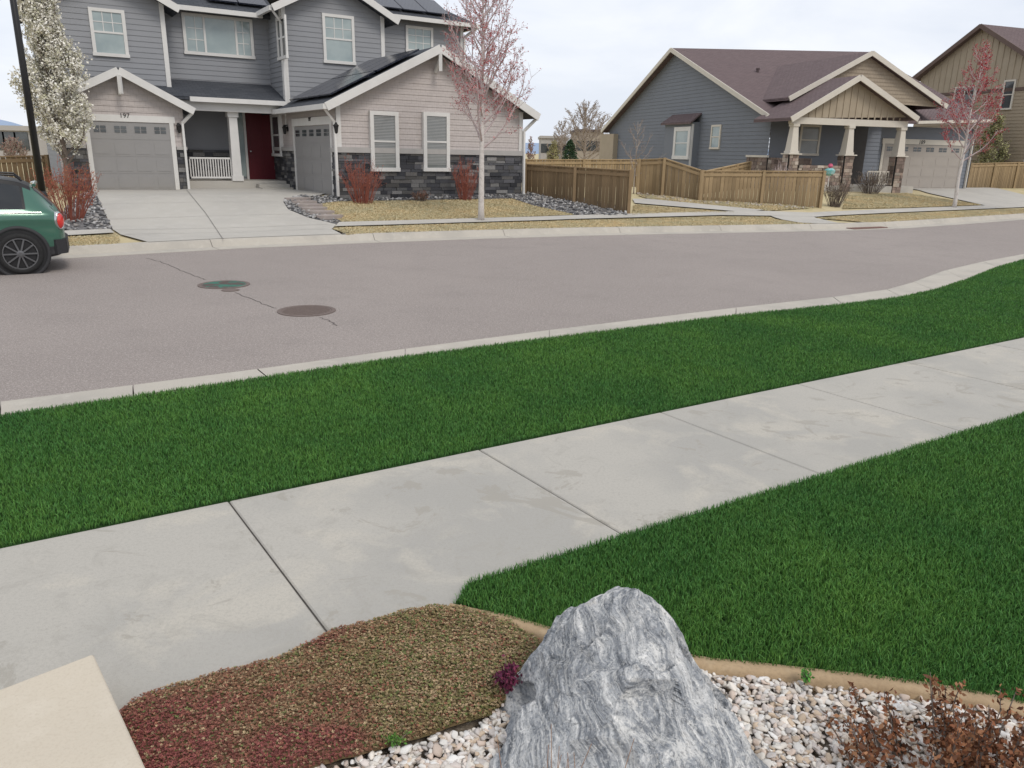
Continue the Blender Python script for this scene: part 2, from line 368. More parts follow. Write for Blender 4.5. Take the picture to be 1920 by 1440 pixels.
tag(drape('sidewalk_ramp',gl([(1440,403),(1520,404),(1570,418)])+cbl(1535,1606)[::-1]+gl([(1500,418)]),CO,m_conc2,.5),kind='structure')
tag(drape('footpath',gl([(1186,373),(1215,373),(1432,394),(1400,398),(1190,381)]),CO,m_conc2),kind='structure')
tag(drape('sidewalk',gl([(60,436),(206,430),(215,437),(60,446)]),CO+.004,m_conc2),kind='structure')
tag(drape('driveway',gl([(1660,349),(1805,348),(1940,370),(1940,383),(1850,386),(1740,362)]),CO,m_conc2),kind='structure')
def strip(mb,pts,w):
    L=offs(pts,w/2); Rr=offs(pts,-w/2); n=len(pts)
    mb.add([Vector((p.x,p.y,q.z)) for p,q in zip(L,pts)]+[Vector((p.x,p.y,q.z)) for p,q in zip(Rr,pts)],[(i,i+1,n+i+1,n+i) for i in range(n-1)])
g=MB()
for pl in ([(214,432),(420,429),(630,421)],[(228,441),(430,437),(622,430)],[(350,357),(385,400),(425,460)],[(205,412),(400,406),(560,402)],[(190,384),(360,380),(531,379)]):
    pts=[]
    for a,b in zip(pl[:-1],pl[1:]):
        for k in range(14):
            f=k/14; q=G(a[0]+(b[0]-a[0])*f,a[1]+(b[1]-a[1])*f); q.z+=CO+.012; pts.append(q)
    strip(g,pts,.014)
tag(g.build('driveway_joint',m_jnt),kind='structure')
# near ground
g=MB(); g.add([F1.P(-30,-14,-.042),F1.P(40,-14,-.042),F1.P(40,6.6,-.042),F1.P(-30,6.6,-.042)],[(0,1,2,3)]); tag(g.build('garden_soil',m_soil),kind='structure')
TN,TF=2.66,4.27; TL=2.80
g=MB(); gj=MB()
for k in range(-8,20):
    gw=.0045+.004*max(0,min(1,(k-1)/3)); a=.78+1.655*k; a0,a1=a+gw,a+1.655-gw; b=.007; sk=lambda t: (TF-t)*.048
    q=lambda A,t,z: FS.P(A+sk(t),t,z)
    bt=[q(a0,TN,-.1),q(a1,TN,-.1),q(a1,TF,-.1),q(a0,TF,-.1)]; lo=[q(a0,TN,-b),q(a1,TN,-b),q(a1,TF,-b),q(a0,TF,-b)]; hi=[q(a0+b,TN+b,0),q(a1-b,TN+b,0),q(a1-b,TF-b,0),q(a0+b,TF-b,0)]
    g.add(bt+lo+hi,[(8,9,10,11)]+[(o+i,o+(i+1)%4,o+4+(i+1)%4,o+4+i) for o in (0,4) for i in range(4)])
    gj.add([q(a-.012,TN,-.010),q(a+.012,TN,-.010),q(a+.012,TF,-.010),q(a-.012,TF,-.010)],[(0,1,2,3)])
tag(g.build('sidewalk',m_conc),kind='structure'); tag(gj.build('sidewalk_joint',m_gap),kind='structure')
NT=[(0,750),(250,719),(480,690),(760,652),(1030,617),(1380,575),(1560,555),(1660,541),(1710,527),(1770,505),(1840,489),(1920,475)]
NB=[(0,778),(250,742),(500,706),(760,668),(1030,633),(1380,590),(1580,570),(1690,556),(1750,543),(1810,524),(1870,500),(1920,486)]
nt_=[gp(x,y,0) for x,y in NT]; nb_=[gp(x,y,0) for x,y in NB]
for L in (nt_,nb_):
    L.insert(0,L[0]-F1.d*25); L.append(L[-1]+(L[-1]-L[-2]).normalized()*25)
g=MB()
for i in range(len(nt_)-1):
    L=(nb_[i+1]-nb_[i]).length; m=max(1,round(L/2.9)) if L>4 else 1
    for k in range(m):
        f0,f1=k/m+.006/L,(k+1)/m-.006/L
        a,b=nt_[i].lerp(nt_[i+1],f0),nt_[i].lerp(nt_[i+1],f1); c,d=nb_[i].lerp(nb_[i+1],f1),nb_[i].lerp(nb_[i+1],f0)
        dn=Vector((0,0,-.025)); o1=(a-d)*.12; o2=(b-c)*.12
        a2,b2=a-o1,b-o2
        e1,e2=a+o1*2+Vector((0,0,-.12)),b+o2*2+Vector((0,0,-.12))
        g.add([d,c,b2,a2,b+dn,a+dn,e2,e1,d+dn*4,c+dn*4],[(0,1,2,3),(3,2,4,5),(5,4,6,7),(0,8,9,1)])
tag(g.build('curb',m_curb),kind='structure')
g=MB()
for pl in ([(276,484),(300,490),(340,507),(372,519),(388,526)],[(440,548),(470,560),(498,572),(526,579)],[(602,595),(622,604),(636,612)]):
    pts=[]
    for a,b in zip(pl[:-1],pl[1:]):
        for k in range(6):
            f=k/6; q=gp(a[0]+(b[0]-a[0])*f,a[1]+(b[1]-a[1])*f,-.1165); q.x+=random.uniform(-.025,.025); q.y+=random.uniform(-.02,.02); pts.append(q)
    strip(g,pts,.012)
tag(g.build('road_crack',m_crack),kind='structure')
def manhole(px,py,rad,lm,label):
    p=gp(px,py,-.12); r=root('manhole_cover',p,label,'manhole cover')
    g=MB(); g.lathe(p,(0,0,1),[(rad+.05,.001),(rad+.05,.009),(rad,.009),(rad-.004,.003)],40); g.build('frame',m_iron,r)
    g=MB(); g.lathe(p,(0,0,1),[(rad-.01,.001),(rad-.01,.006)],40)
    k=-rad
    while k<rad:
        h=math.sqrt(max(0,rad**2-k*k))-.03
        if h>.05: g.beam(p+Vector((-h,k,.008)),p+Vector((h,k,.008)),.02,.006)
        k+=.06
    g.build('lid',lm,r)
manhole(420,534,.34,m_irong,'round iron manhole cover splashed with green paint, nearer the parked car')
manhole(575,583,.33,m_iron,'bare rusty round manhole cover nearer the green lawn strip')
p=gp(432,544,-.118); g=MB(); g.lathe(p,(0,0,1),[(.13,0),(.13,.006)],20); tag(g.build('valve_lid',m_iron),'tiny round valve lid beside the green painted manhole cover','valve lid')
a=gp(1605,430,-.1); b=gp(1668,427,-.1); g=MB(); ub=(b-a).normalized(); vb=Vector((-ub.y,ub.x,0)); 
m_rust=ML('rusty_grate',(.22,.13,.11),[(30,.4,.65,(.28,.17,.14),.7)],.85)
rt=root('storm_drain',a.lerp(b,.5)+vb*.3,'rusty brown storm drain grate set in the far curb','drain')
for k in range(20):
    f=(k+.5)/20; q=a.lerp(b,f); g.beam(q+vb*.05+Vector((0,0,.004)),q+vb*.44+Vector((0,0,.01)),.045,.02)
g.build('grate',m_rust,rt); g=MB(); g.beam(a+vb*.52+Vector((0,0,.105)),b+vb*.52+Vector((0,0,.105)),.05,.05); g.build('inlet_plate',m_rust,rt)
# ------------------------------------------------------------------ lawns
def blades(name,label,poly,dmax,ref,h,w,tip,rt,zfun,vary,lean=.35,thin=1.35,pv=.2,vb=(.72,1.3)):
    P=sample(poly,dmax); D=np.hypot(P[:,0],P[:,1]); keep=rng.random(len(P))<np.clip((ref/D)**thin,.08,1); P=P[keep]; D=D[keep]; N=len(P)
    z=zfun(P); a=rng.uniform(0,2*np.pi,N); b=rng.uniform(0,2*np.pi,N)
    patch=np.array([mn.noise(Vector((x*.9,y*.9,3.1)))+.6*mn.noise(Vector((x*3.1,y*3.1,9.1))) for x,y in P])
    hh=h*rng.uniform(.7,1.15,N)*(1+.08*patch); ln=np.abs(rng.normal(0,lean,N))+.08; ww=w*(1+D*.09)*rng.uniform(.7,1.2,N)
    B=np.stack([P[:,0],P[:,1],z],1); L=np.stack([np.cos(a),np.sin(a),np.zeros(N)],1); Sd=np.stack([np.cos(b),np.sin(b),np.zeros(N)],1)*(ww/2)[:,None]
    up=np.array([0,0,1.])
    mid=B+L*(hh*ln*.4)[:,None]+up*(hh*.6)[:,None]; tp=B+L*(hh*ln*1.15)[:,None]+up*(hh*np.clip(1-.35*ln,.3,1))[:,None]
    V=np.stack([B-Sd,B+Sd,mid+Sd*.8,mid-Sd*.8,tp],1)
    base=np.arange(N)[:,None]*5; loops=(base+np.array([0,1,2,3,3,2,4])).ravel(); tot=np.tile([4,3],N)
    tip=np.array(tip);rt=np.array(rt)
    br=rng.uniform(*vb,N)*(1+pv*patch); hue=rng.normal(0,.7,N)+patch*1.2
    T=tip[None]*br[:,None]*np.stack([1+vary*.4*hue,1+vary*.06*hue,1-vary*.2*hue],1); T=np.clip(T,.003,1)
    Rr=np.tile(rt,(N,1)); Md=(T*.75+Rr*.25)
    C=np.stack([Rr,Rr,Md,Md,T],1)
    o=np_mesh(name,V,loops,tot,m_grass,C); tag(o,label,'grass',kind='stuff'); return o
edge_px=[(842,1142),(950,1166),(1050,1194),(1200,1224),(1330,1246),(1480,1260),(1620,1278),(1760,1298),(1860,1314),(1960,1340),(2200,1410)]
edge=[gp(x,y,0) for x,y in edge_px]
swn=[FS.P(k,TL,0) for k in (1.55,2.5,3.5,5,7,9.5)]
lawn1=[gp(852,1137,0)]+swn+[FS.P(9.5,-.5,0)]+edge[::-1][:-1]
g=drape('lawn_base',lawn1,0,m_turf,1.,lambda P: np.full(len(P),.006)); tag(g,kind='structure')
lawn2=[FS.P(k,TF+.01,0) for k in (20,14,10,7,4,2,0,-3,-8)]+[nb_[0].lerp(nb_[1],.72)]+nb_[1:-1]+[nb_[-2].lerp(nb_[-1],.3)]
g=drape('lawn_base',lawn2,0,m_turf,1.,lambda P: np.full(len(P),-.016)); tag(g,kind='structure')
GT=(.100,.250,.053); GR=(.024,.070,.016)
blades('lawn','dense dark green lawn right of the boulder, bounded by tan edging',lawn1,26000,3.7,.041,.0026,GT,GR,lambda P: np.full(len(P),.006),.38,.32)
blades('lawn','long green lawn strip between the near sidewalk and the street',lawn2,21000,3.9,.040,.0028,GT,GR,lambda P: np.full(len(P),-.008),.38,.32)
def dormant(poly,label):
    o=drape('dormant_turf',poly,-.004,m_dry,.6); tag(o,kind='structure')
    blades('dormant_lawn',label,poly,1500,30,.034,.010,(.57,.485,.30),(.45,.375,.225),lambda P: zf_np(P)-.004,.25,.6,vb=(.88,1.1),pv=.12)
dormant(gl([(597,383),(640,378),(780,376),(960,373),(1000,386),(1075,402),(850,410),(642,416),(612,402)]),'straw coloured dormant lawn in front of the two storey house')
dormant(gl([(626,431),(640,427),(860,420),(1085,413),(1350,407),(1440,407),(1495,418)])+cbl(676,1530)[::-1]+gl([(650,440)]),'straw coloured grass strip between far sidewalk and curb')
dormant(gl([(1188,384),(1385,399),(1250,400),(1185,404)]),'small wedge of dormant grass at the foot of the brown fence')
dormant(gl([(1195,366),(1400,374),(1520,390),(1440,395),(1215,372)]),'narrow dormant grass along the low wood fence beside the blue grey house')
dormant(gl([(1535,409),(1700,400),(1940,391)])+cbl(1612,1945)[::-1],'straw coloured grass strip at the right end of the street')
dormant(gl([(1585,366),(1700,362),(1840,384),(1700,389),(1580,391)]),'dormant front lawn of the blue grey house')
dormant(gl([(60,446),(222,441)])+cbl(60,236)[::-1],'small dormant grass patch between the parked car and the driveway')
# ------------------------------------------------------------------ stones
def ico(sub=1):
    bm=bmesh.new(); bmesh.ops.create_icosphere(bm,subdivisions=sub,radius=1); V=np.array([v.co[:] for v in bm.verts]); T=np.array([[v.index for v in f.verts] for f in bm.faces]); bm.free(); return V,T
def rotmats(n):
    q=rng.normal(size=(n,4)); q/=np.linalg.norm(q,axis=1)[:,None]; w,x,y,z=q.T
    return np.stack([np.stack([1-2*(y*y+z*z),2*(x*y-z*w),2*(x*z+y*w)],1),np.stack([2*(x*y+z*w),1-2*(x*x+z*z),2*(y*z-x*w)],1),np.stack([2*(x*z-y*w),2*(y*z+x*w),1-2*(x*x+y*y)],1)],1)
def pebbles(name,label,loc,size,pal,sub=2,flat=.7):
    n=len(loc); V0,T=ico(sub); m=len(V0); kinds=9
    protos=[]
    for k in range(kinds):
        W=V0.copy()
        for _ in range(13):
            d=rng.normal(size=3); d/=np.linalg.norm(d); c=rng.uniform(.38,.75); W-=np.maximum(0,W@d-c)[:,None]*d*.97
        protos.append(W/np.abs(W).max()*.95)
    pr=np.array(protos)[rng.integers(0,kinds,n)]
    sc=size[:,None]*np.stack([rng.uniform(.8,1.4,n),rng.uniform(.65,1.1,n),rng.uniform(.5,.85,n)],1)
    pr=pr*sc[:,None,:]; Rm=rotmats(n); pr=np.einsum('nij,nmj->nmi',Rm,pr); pr[:,:,2]*=flat
    pr+=loc[:,None,:]
    pal=np.array(pal); cc=pal[rng.integers(0,len(pal),n)]*rng.uniform(.8,1.1,(n,1)); C=np.repeat(cc[:,None,:],m,1)
    loops=(np.arange(n)[:,None,None]*m+T[None]).ravel(); tot=np.full(n*len(T),3)
    o=np_mesh(name,pr.reshape(-1,3),loops,tot,m_attr,C.reshape(-1,3)); return tag(o,label,'gravel',kind='stuff')
sed_px=[(222,1338),(250,1310),(300,1290),(420,1254),(450,1250),(520,1232),(580,1203),(640,1174),(720,1154),(800,1135),(868,1138),(950,1162),(1012,1198),(1000,1236),(960,1300),(915,1340),(840,1362),(770,1385),(720,1398),(640,1420),(560,1445),(520,1500),(270,1500),(245,1420)]
sed=[gp(x,y,.015) for x,y in sed_px]
bed=[Vector((-1.05,1.25,0)),gp(236,1335,0),gp(420,1270,0),gp(620,1200,0),gp(842,1144,0)]+[p for p in offs(edge,-.05)]+[Vector((3.6,1.25,0))]
P=sample(bed,5200); ins=inpoly(P,sed)&(edist(P,sed)>.05); near=inpoly(P,sed)|((edist(P,sed)<.09)&(np.array([FS.n.x*x+FS.n.y*y for x,y in P])>2.5)); P=P[~(ins|near)]
lay=rng.random(len(P)); sz=rng.uniform(.011,.025,len(P))*np.where(rng.random(len(P))<.14,1.25,1)
pebbles('river_gravel','loose white and pinkish river gravel around the boulder',np.stack([P[:,0],P[:,1],-.026+lay*.028],1),sz,[(.68,.64,.58),(.72,.69,.64),(.67,.60,.53),(.61,.50,.42),(.58,.54,.51),(.74,.72,.69),(.55,.44,.33),(.68,.61,.56),(.50,.46,.43),(.72,.67,.60)],2,.6)
bedf=gl([(531,377),(560,366),(632,367),(700,372),(976,360),(1160,384),(1178,404),(1085,404),(1000,384),(960,371),(780,374),(640,377),(595,382),(610,402),(640,416),(628,420),(575,408),(540,392)])
tag(drape('gravel_bed',bedf,-.012,m_grey_gravel,.6),kind='structure')
bedl=gl([(60,404),(120,395),(172,357),(203,415),(211,430),(60,436)])
tag(drape('gravel_bed',bedl,-.012,m_grey_gravel,.6),kind='structure')
gpal=[(.24,.24,.24),(.36,.35,.34),(.15,.15,.155),(.47,.46,.45),(.3,.28,.26),(.1,.1,.105)]
for bd,lb in ((bedf,'dark grey rock mulch along the front of the two storey house'),(bedl,'dark grey rock mulch left of the driveway')):
    P=sample(bd,85); pebbles('rock_mulch',lb,np.stack([P[:,0],P[:,1],zf_np(P)+.01],1),rng.uniform(.035,.085,len(P)),gpal,1)
P=sample(gl([(1190,362),(1310,376),(1530,389),(1500,391),(1300,380),(1200,368)]),40)
pebbles('rock_mulch','pale pebbles at the foot of the low wood fence',np.stack([P[:,0],P[:,1],zf_np(P)+.01],1),rng.uniform(.04,.08,len(P)),[(.45,.4,.34),(.5,.45,.38),(.36,.3,.25)],1)
m_flag=ML('flagstone',(.36,.31,.28),[(6,.4,.65,(.29,.25,.235),.7)],.9)
for k,(x,y) in enumerate([(560,375),(571,381),(581,387),(591,393),(603,400),(617,408)]):
    p=G(x,y,.07); g=MB(); n=9; w=.40
    ring=[p+F1.d*(math.cos(a)*w*random.uniform(.85,1.1))+F1.n*(math.sin(a)*w*.6*random.uniform(.85,1.1)) for a in [2*math.pi*i/n for i in range(n)]]
    g.slab(ring,.1); o=g.build('stepping_stone',m_flag)
    tag(o,['flat stepping stone in grey gravel, farthest from the street','second flat stepping stone down from the garage','third flat stepping stone down from the garage','fourth flat stepping stone down from the garage','fifth flat stepping stone down from the garage','flat stepping stone in grey gravel, closest to the sidewalk'][k],'stepping stone','stepping stones beside the driveway')
# ------------------------------------------------------------------ foreground bed
g=MB(); er=resample(edge,.12)
for p in er: p.x+=mn.noise(p*3)*.01; p.y+=mn.noise(p*3+Vector((7,0,0)))*.012
sweep(g,er,[(.03,-.05),(.03,.010),(.02,.020),(-.028,.022),(-.045,.010),(-.05,-.06)])
tag(g.build('garden_edging',m_edge,smooth=True),'tan concrete garden edging curving between lawn and gravel','edging')
A=gp(175,1224,.16); B=gp(0,1291,.16); C=gp(274,1440,.16)
u=(B-A).normalized(); v=(C-A).normalized()
g=MB(); g.slab([A,A+u*1.2,A+u*1.2+v*1.3,A+v*1.3],.2); o=g.build('stone_slab',m_sand)
bv=o.modifiers.new('bevel','BEVEL'); bv.width=.012; bv.segments=3
tag(o,'smooth beige sandstone slab at the bottom left corner','stone slab')
def zsed(P):
    e=edist(P,sed); return np.minimum(e/.10,1)**.6*.022+np.array([mn.noise(Vector((x*6,y*6,1)))*.011+mn.noise(Vector((x*17,y*17,4)))*.007 for x,y in P])+.005
o=drape('sedum_mat',sed,0,ML('sedum_base',(.13,.085,.045),[(12,.4,.65,(.09,.08,.03),.7)],1),.05,zsed)
sed_base=o
P=sample(sed,38000); z=zsed(P); N=len(P)
big=np.array([mn.noise(Vector((x*2.1,y*2.1,5)))+.7*mn.noise(Vector((x*6,y*6,2)))+.4*mn.noise(Vector((x*15,y*15,8))) for x,y in P])
lx=np.clip((P[:,0]+.80)/.62,0,1); fy=np.clip((P[:,1]-1.95)/.55,0,1)
kk=np.clip(-.12+.72*lx+.62*fy+big*.6,0,1)[:,None]
redc=np.array([.26,.085,.075]); olive=np.array([.27,.22,.10]); brown=np.array([.42,.31,.185]); green=np.array([.16,.195,.065])
cl=redc*(1-kk)+olive*kk
m2=(rng.random(N)<np.clip(.26*kk[:,0]+.10+.25*(big>.35),0,1)); cl[m2]=brown; m3=(rng.random(N)<.14*(kk[:,0]+.25)); cl[m3]=green; m4=rng.random(N)<.12; cl[m4]=np.array([.31,.13,.085])
cl*=rng.uniform(.55,1.35,(N,1))
K=5; V=np.zeros((N,K,4,3)); C=np.repeat(np.repeat(cl[:,None,None,:],K,1),4,2); C[:,:,0:2]*=.65
a0=rng.uniform(0,6.28,N); s=rng.uniform(.0028,.006,N)
Bp=np.stack([P[:,0],P[:,1],z+rng.uniform(-.004,.012,N)],1)
for k in range(K):
    a=a0+k*2*np.pi/K+rng.normal(0,.25,N); d=np.stack([np.cos(a),np.sin(a),rng.uniform(.2,1.1,N)],1); sd=np.stack([-np.sin(a),np.cos(a),np.zeros(N)],1)*.45
    V[:,k,0]=Bp-sd*(s*.5)[:,None]; V[:,k,1]=Bp+sd*(s*.5)[:,None]; V[:,k,2]=Bp+(d+sd*.8)*s[:,None]; V[:,k,3]=Bp+(d-sd*.8)*s[:,None]
o=np_mesh('sedum_groundcover',V.reshape(-1,3),np.arange(N*K*4),np.full(N*K,4),m_leaf,C.reshape(-1,3))
tag(o,'low mat of burgundy and olive sedum left of the boulder','ground cover',kind='stuff'); tag(sed_base,kind='structure')
# boulder: convex hull of measured facet corners, subdivided and weathered
pts=[dp(*q) for q in [(1110,1126,2.42),(1160,1108,2.39),(1198,1098,2.35),(1238,1132,2.37),(1288,1204,2.37),(1316,1254,2.36),(1340,1306,2.33),(1392,1388,2.26),(1455,1465,2.16),
 (1058,1170,2.41),(1010,1222,2.38),(984,1270,2.35),(946,1335,2.29),(912,1405,2.2),(872,1470,2.1),
 (1210,1165,2.24),(1186,1285,2.0),(1165,1400,1.84),(1262,1250,2.26),(1300,1360,2.13),(1330,1450,2.02),(1062,1262,2.24),(1022,1350,2.11),(975,1450,2.0)]]
pts+=[Vector(q) for q in [(-.12,1.78,-.1),(.30,1.48,-.1),(.60,1.62,-.1),(.95,1.85,-.1),(.96,2.2,-.1),(.8,2.72,-.1),(.1,2.72,-.1),(-.10,2.4,-.1),(.2,2.6,.22),(.6,2.6,.2),(.40,2.48,.44)]]
bm=bmesh.new()
for p in pts: bm.verts.new(p)
bmesh.ops.convex_hull(bm,input=bm.verts[:])
bmesh.ops.delete(bm,geom=[v for v in bm.verts if not v.link_faces],context='VERTS')
for thr in (.08,.08,.04,.04,.02,.02): 
    L=[e for e in bm.edges if e.calc_length()>thr]
    if L: bmesh.ops.subdivide_edges(bm,edges=L,cuts=1); bmesh.ops.triangulate(bm,faces=[f for f in bm.faces if len(f.verts)>3])
bmesh.ops.smooth_vert(bm,verts=bm.verts[:],factor=.2,use_axis_x=True,use_axis_y=True,use_axis_z=True)
for thr in (.010,.010):
    L=[e for e in bm.edges if e.calc_length()>thr]
    if L: bmesh.ops.subdivide_edges(bm,edges=L,cuts=1); bmesh.ops.triangulate(bm,faces=[f for f in bm.faces if len(f.verts)>3])
bm.normal_update(); BN=Vector((.70,-.15,.70)).normalized(); disp=[]
cuts=[]
for (px,py,Y,nx,ny,nz_,dep) in [(1290,1200,2.37,.9,-.2,.35,.022),(1075,1155,2.41,-.6,-.3,.7,.018),(1000,1240,2.36,-.8,-.4,.3,.020),(1320,1270,2.34,.8,-.5,.2,.024),(1200,1300,2.0,.5,-.85,.1,.028),(1150,1380,1.87,-.5,-.8,.2,.024),(1380,1370,2.27,.6,-.3,.7,.026),(950,1370,2.26,-.7,-.3,.6,.018),(1180,1190,2.24,-.35,-.8,.5,.018)]:
    cuts.append((dp(px,py,Y),Vector((nx,ny,nz_)).normalized(),dep))
for v in bm.verts:
    q=v.co; L=q.dot(BN)+.03*mn.noise(q*3.0)+.008*mn.noise(q*11); saw=(L*13)%1.0; saw=saw/.88 if saw<.88 else (1-saw)/.12
    mask=max(0,min(1,.45+mn.noise(q*2.7+Vector((9,2,4)))*1.5))
    n1=mn.noise(q*5.5+Vector((3,1,2))); st=math.floor(n1*3+.5)/3; n2=math.floor(mn.noise(q*11+Vector((5,8,1)))*3+.5)/3
    off=v.normal*((saw-.5)*.014*mask+st*.011+n2*.005+n1*.003+mn.fractal(q*4,1,2,3)*.005+mn.noise(q*24)*.0026+mn.noise(q*60)*.0012)
    for c_,n_,dep in cuts:
        k=(q-c_).dot(n_)+dep
        if k>0 and (q-c_).length<.17: off=off-n_*min(k,.06)*.9
    disp.append((v,off))
for v,d in disp: v.co+=d
bmesh.ops.recalc_face_normals(bm,faces=bm.faces[:])
for i,v in enumerate(bm.verts): v.index=i
g=MB(); g.v=[v.co.copy() for v in bm.verts]; g.f=[tuple(v.index for v in f.verts) for f in bm.faces]; bm.free()
tag(g.build('boulder',m_gneiss,smooth=False),'large pointed grey and white banded boulder in the foreground gravel','boulder')
def leafmesh(name,pos,size,cols,mat,parent,aspect=.55,updir=0.):
    n=len(pos); pos=np.asarray(pos); d=rng.normal(size=(n,3)); d[:,2]+=updir; d/=np.linalg.norm(d,axis=1)[:,None]
    s=np.cross(d,rng.normal(size=(n,3))); s/=np.linalg.norm(s,axis=1)[:,None]; nn=np.cross(d,s)
    L=(size)[:,None]; V=np.stack([pos,pos+d*L*.5+s*L*aspect*.5+nn*L*.12,pos+d*L,pos+d*L*.5-s*L*aspect*.5+nn*L*.12],1)
    C=np.repeat(cols[:,None,:],4,1)
    return np_mesh(name,V.reshape(-1,3),np.arange(n*4),np.full(n,4),mat,C.reshape(-1,3),parent)
def pick(pal,n,lo=.75,hi=1.2):
    pal=np.array(pal); return pal[rng.integers(0,len(pal),n)]*rng.uniform(lo,hi,(n,1))
# dried shrub: upright rusty spikes of curled leaves
sp=Vector((1.50,2.03,-.02)); r=root('dried_shrub',sp,'dead rusty brown shrub with upright dried spikes at the bottom right','shrub')
g=MB(); lp=[]; ls=[]
for k in range(66):
    a=random.uniform(0,6.28); rad=math.sqrt(random.random()); b=sp+Vector((math.cos(a)*rad*.33,math.sin(a)*rad*.24,0)); h=random.uniform(.17,.36)*(1-.35*rad)+(.07 if random.random()<.22 else 0)
    t=b+Vector((math.cos(a)*rad*.13+random.gauss(0,.03),math.sin(a)*rad*.09+random.gauss(0,.03),h))
    pts=[b.lerp(t,f)+Vector((random.gauss(0,.006),random.gauss(0,.006),0)) for f in (0,.25,.5,.75,1)]
    g.tube(pts,[.0042,.0035,.003,.0022,.0014],4)
    f=.25
    while f<1:
        i=min(3,int(f*4)); q=pts[i].lerp(pts[i+1],f*4-i)
        for _ in range(random.randint(4,8)):
            w_=.011; lp.append((q.x+random.gauss(0,w_),q.y+random.gauss(0,w_),q.z+random.gauss(0,.008))); ls.append(random.uniform(.016,.034)*(1.15-.35*f))
        f+=random.uniform(.016,.034)/h
for k in range(1000):
    a=random.uniform(0,6.28); rad=math.sqrt(random.random()); lp.append((sp.x+math.cos(a)*rad*.38,sp.y+math.sin(a)*rad*.26,random.uniform(-.01,.12)*(1-.6*rad)+.01)); ls.append(random.uniform(.014,.032))
g.build('stems',m_barkd,r); lp=np.array(lp)
leafmesh('leaves',lp,np.array(ls),pick([(.235,.095,.048),(.175,.07,.036),(.30,.135,.066),(.11,.05,.028),(.35,.18,.095)],len(lp)),m_leaf,r,.55,.5)
def clump(name,label,c,rad,h,n,pal,size,cat='plant'):
    r=root(name,c,label,cat); g=MB(); pos=[]
    for k in range(n):
        a=random.uniform(0,6.28); t=c+Vector((math.cos(a)*rad*random.random(),math.sin(a)*rad*random.random(),h*random.uniform(.5,1)))
        g.tube([c,c.lerp(t,.5)+Vector((0,0,h*.1)),t],[.002,.0018,.001],4)
        for _ in range(12): q=c.lerp(t,random.uniform(.45,1.05)); pos.append((q.x+random.gauss(0,.006),q.y+random.gauss(0,.006),q.z+random.gauss(0,.005)))
    g.build('stems',m_barkd,r); pos=np.array(pos); leafmesh('leaves',pos,rng.uniform(.6,1.3,len(pos))*size,pick(pal,len(pos)),m_leaf,r,.6,.5)
clump('purple_sedum','dark purple sedum clump against the left side of the boulder',gp(950,1300,.02),.06,.12,34,[(.14,.028,.065),(.095,.02,.05),(.19,.04,.075)],.02)
clump('green_weed','tiny bright green weed in the gravel right of the boulder',gp(1508,1284,.01),.02,.075,10,[(.12,.32,.06),(.08,.24,.045)],.016)
clump('green_sprout','small green sprout in the gravel at the lower edge of the sedum',gp(742,1398,.02),.05,.04,14,[(.08,.19,.035),(.12,.24,.045)],.012)
c=Vector((.16,1.66,0)); r=root('dry_stalks',c,'thin dry weed stalks standing before the boulder','plant'); g=MB()
for k in range(16):
    b=c+Vector((random.uniform(-.12,.1),random.uniform(-.03,.03),0)); t=b+Vector((random.gauss(0,.06),random.gauss(0,.03),random.uniform(.26,.5)))
    g.tube([b,b.lerp(t,.5)+Vector((random.gauss(0,.01),0,0)),t],[.0018,.0014,.0008],4)
g.build('stalks',ML('dry_straw',(.36,.22,.14),[(20,.4,.7,(.24,.13,.09),.6)],.9),r)
# ------------------------------------------------------------------ building helpers
def wmap(w,px,py):
    fr,ax,c=w; return fr.ft(c,px,py) if ax=='t' else fr.fs(c,px,py)
def WP(w,u,z,o=0.):
    fr,ax,c=w; return fr.P(u,c-o,z) if ax=='t' else fr.P(c-o,u,z)
def wbox(mb,w,u0,u1,z0,z1,o0,o1,c=None):
    return mb.hexa([WP(w,u0,z0,o1),WP(w,u1,z0,o1),WP(w,u1,z0,o0),WP(w,u0,z0,o0),WP(w,u0,z1,o1),WP(w,u1,z1,o1),WP(w,u1,z1,o0),WP(w,u0,z1,o0)],c)
def urange(poly,z):
    us=[]
    for i in range(len(poly)):
        (a,za),(b,zb)=poly[i-1],poly[i]
        if min(za,zb)-1e-9<=z<=max(za,zb)+1e-9:
            if abs(zb-za)<1e-9: us+=[a,b]
            else: us.append(a+(b-a)*(z-za)/(zb-za))
    return min(us),max(us)
def lap(mb,w,poly,h=.165,out=.017):
    z0=min(p[1] for p in poly); zm=max(p[1] for p in poly)
    z=z0
    while z<zm-1e-4:
        z1=min(z+h,zm); a0,b0=urange(poly,z+1e-5); a1,b1=urange(poly,z1-1e-5)
        mb.add([WP(w,a0,z,out),WP(w,b0,z,out),WP(w,b1,z1,.002),WP(w,a1,z1,.002),WP(w,a0,z,0),WP(w,b0,z,0)],[(0,1,2,3),(4,5,1,0)])
        z=z1
def wrect(w,rc):
    x0,y0,x1,y1=rc; a=wmap(w,x0,y0); b=wmap(w,x1,y0); c=wmap(w,x1,y1); d=wmap(w,x0,y1)
    return (a[0]+d[0])/2,(b[0]+c[0])/2,(c[1]+d[1])/2,(a[1]+b[1])/2
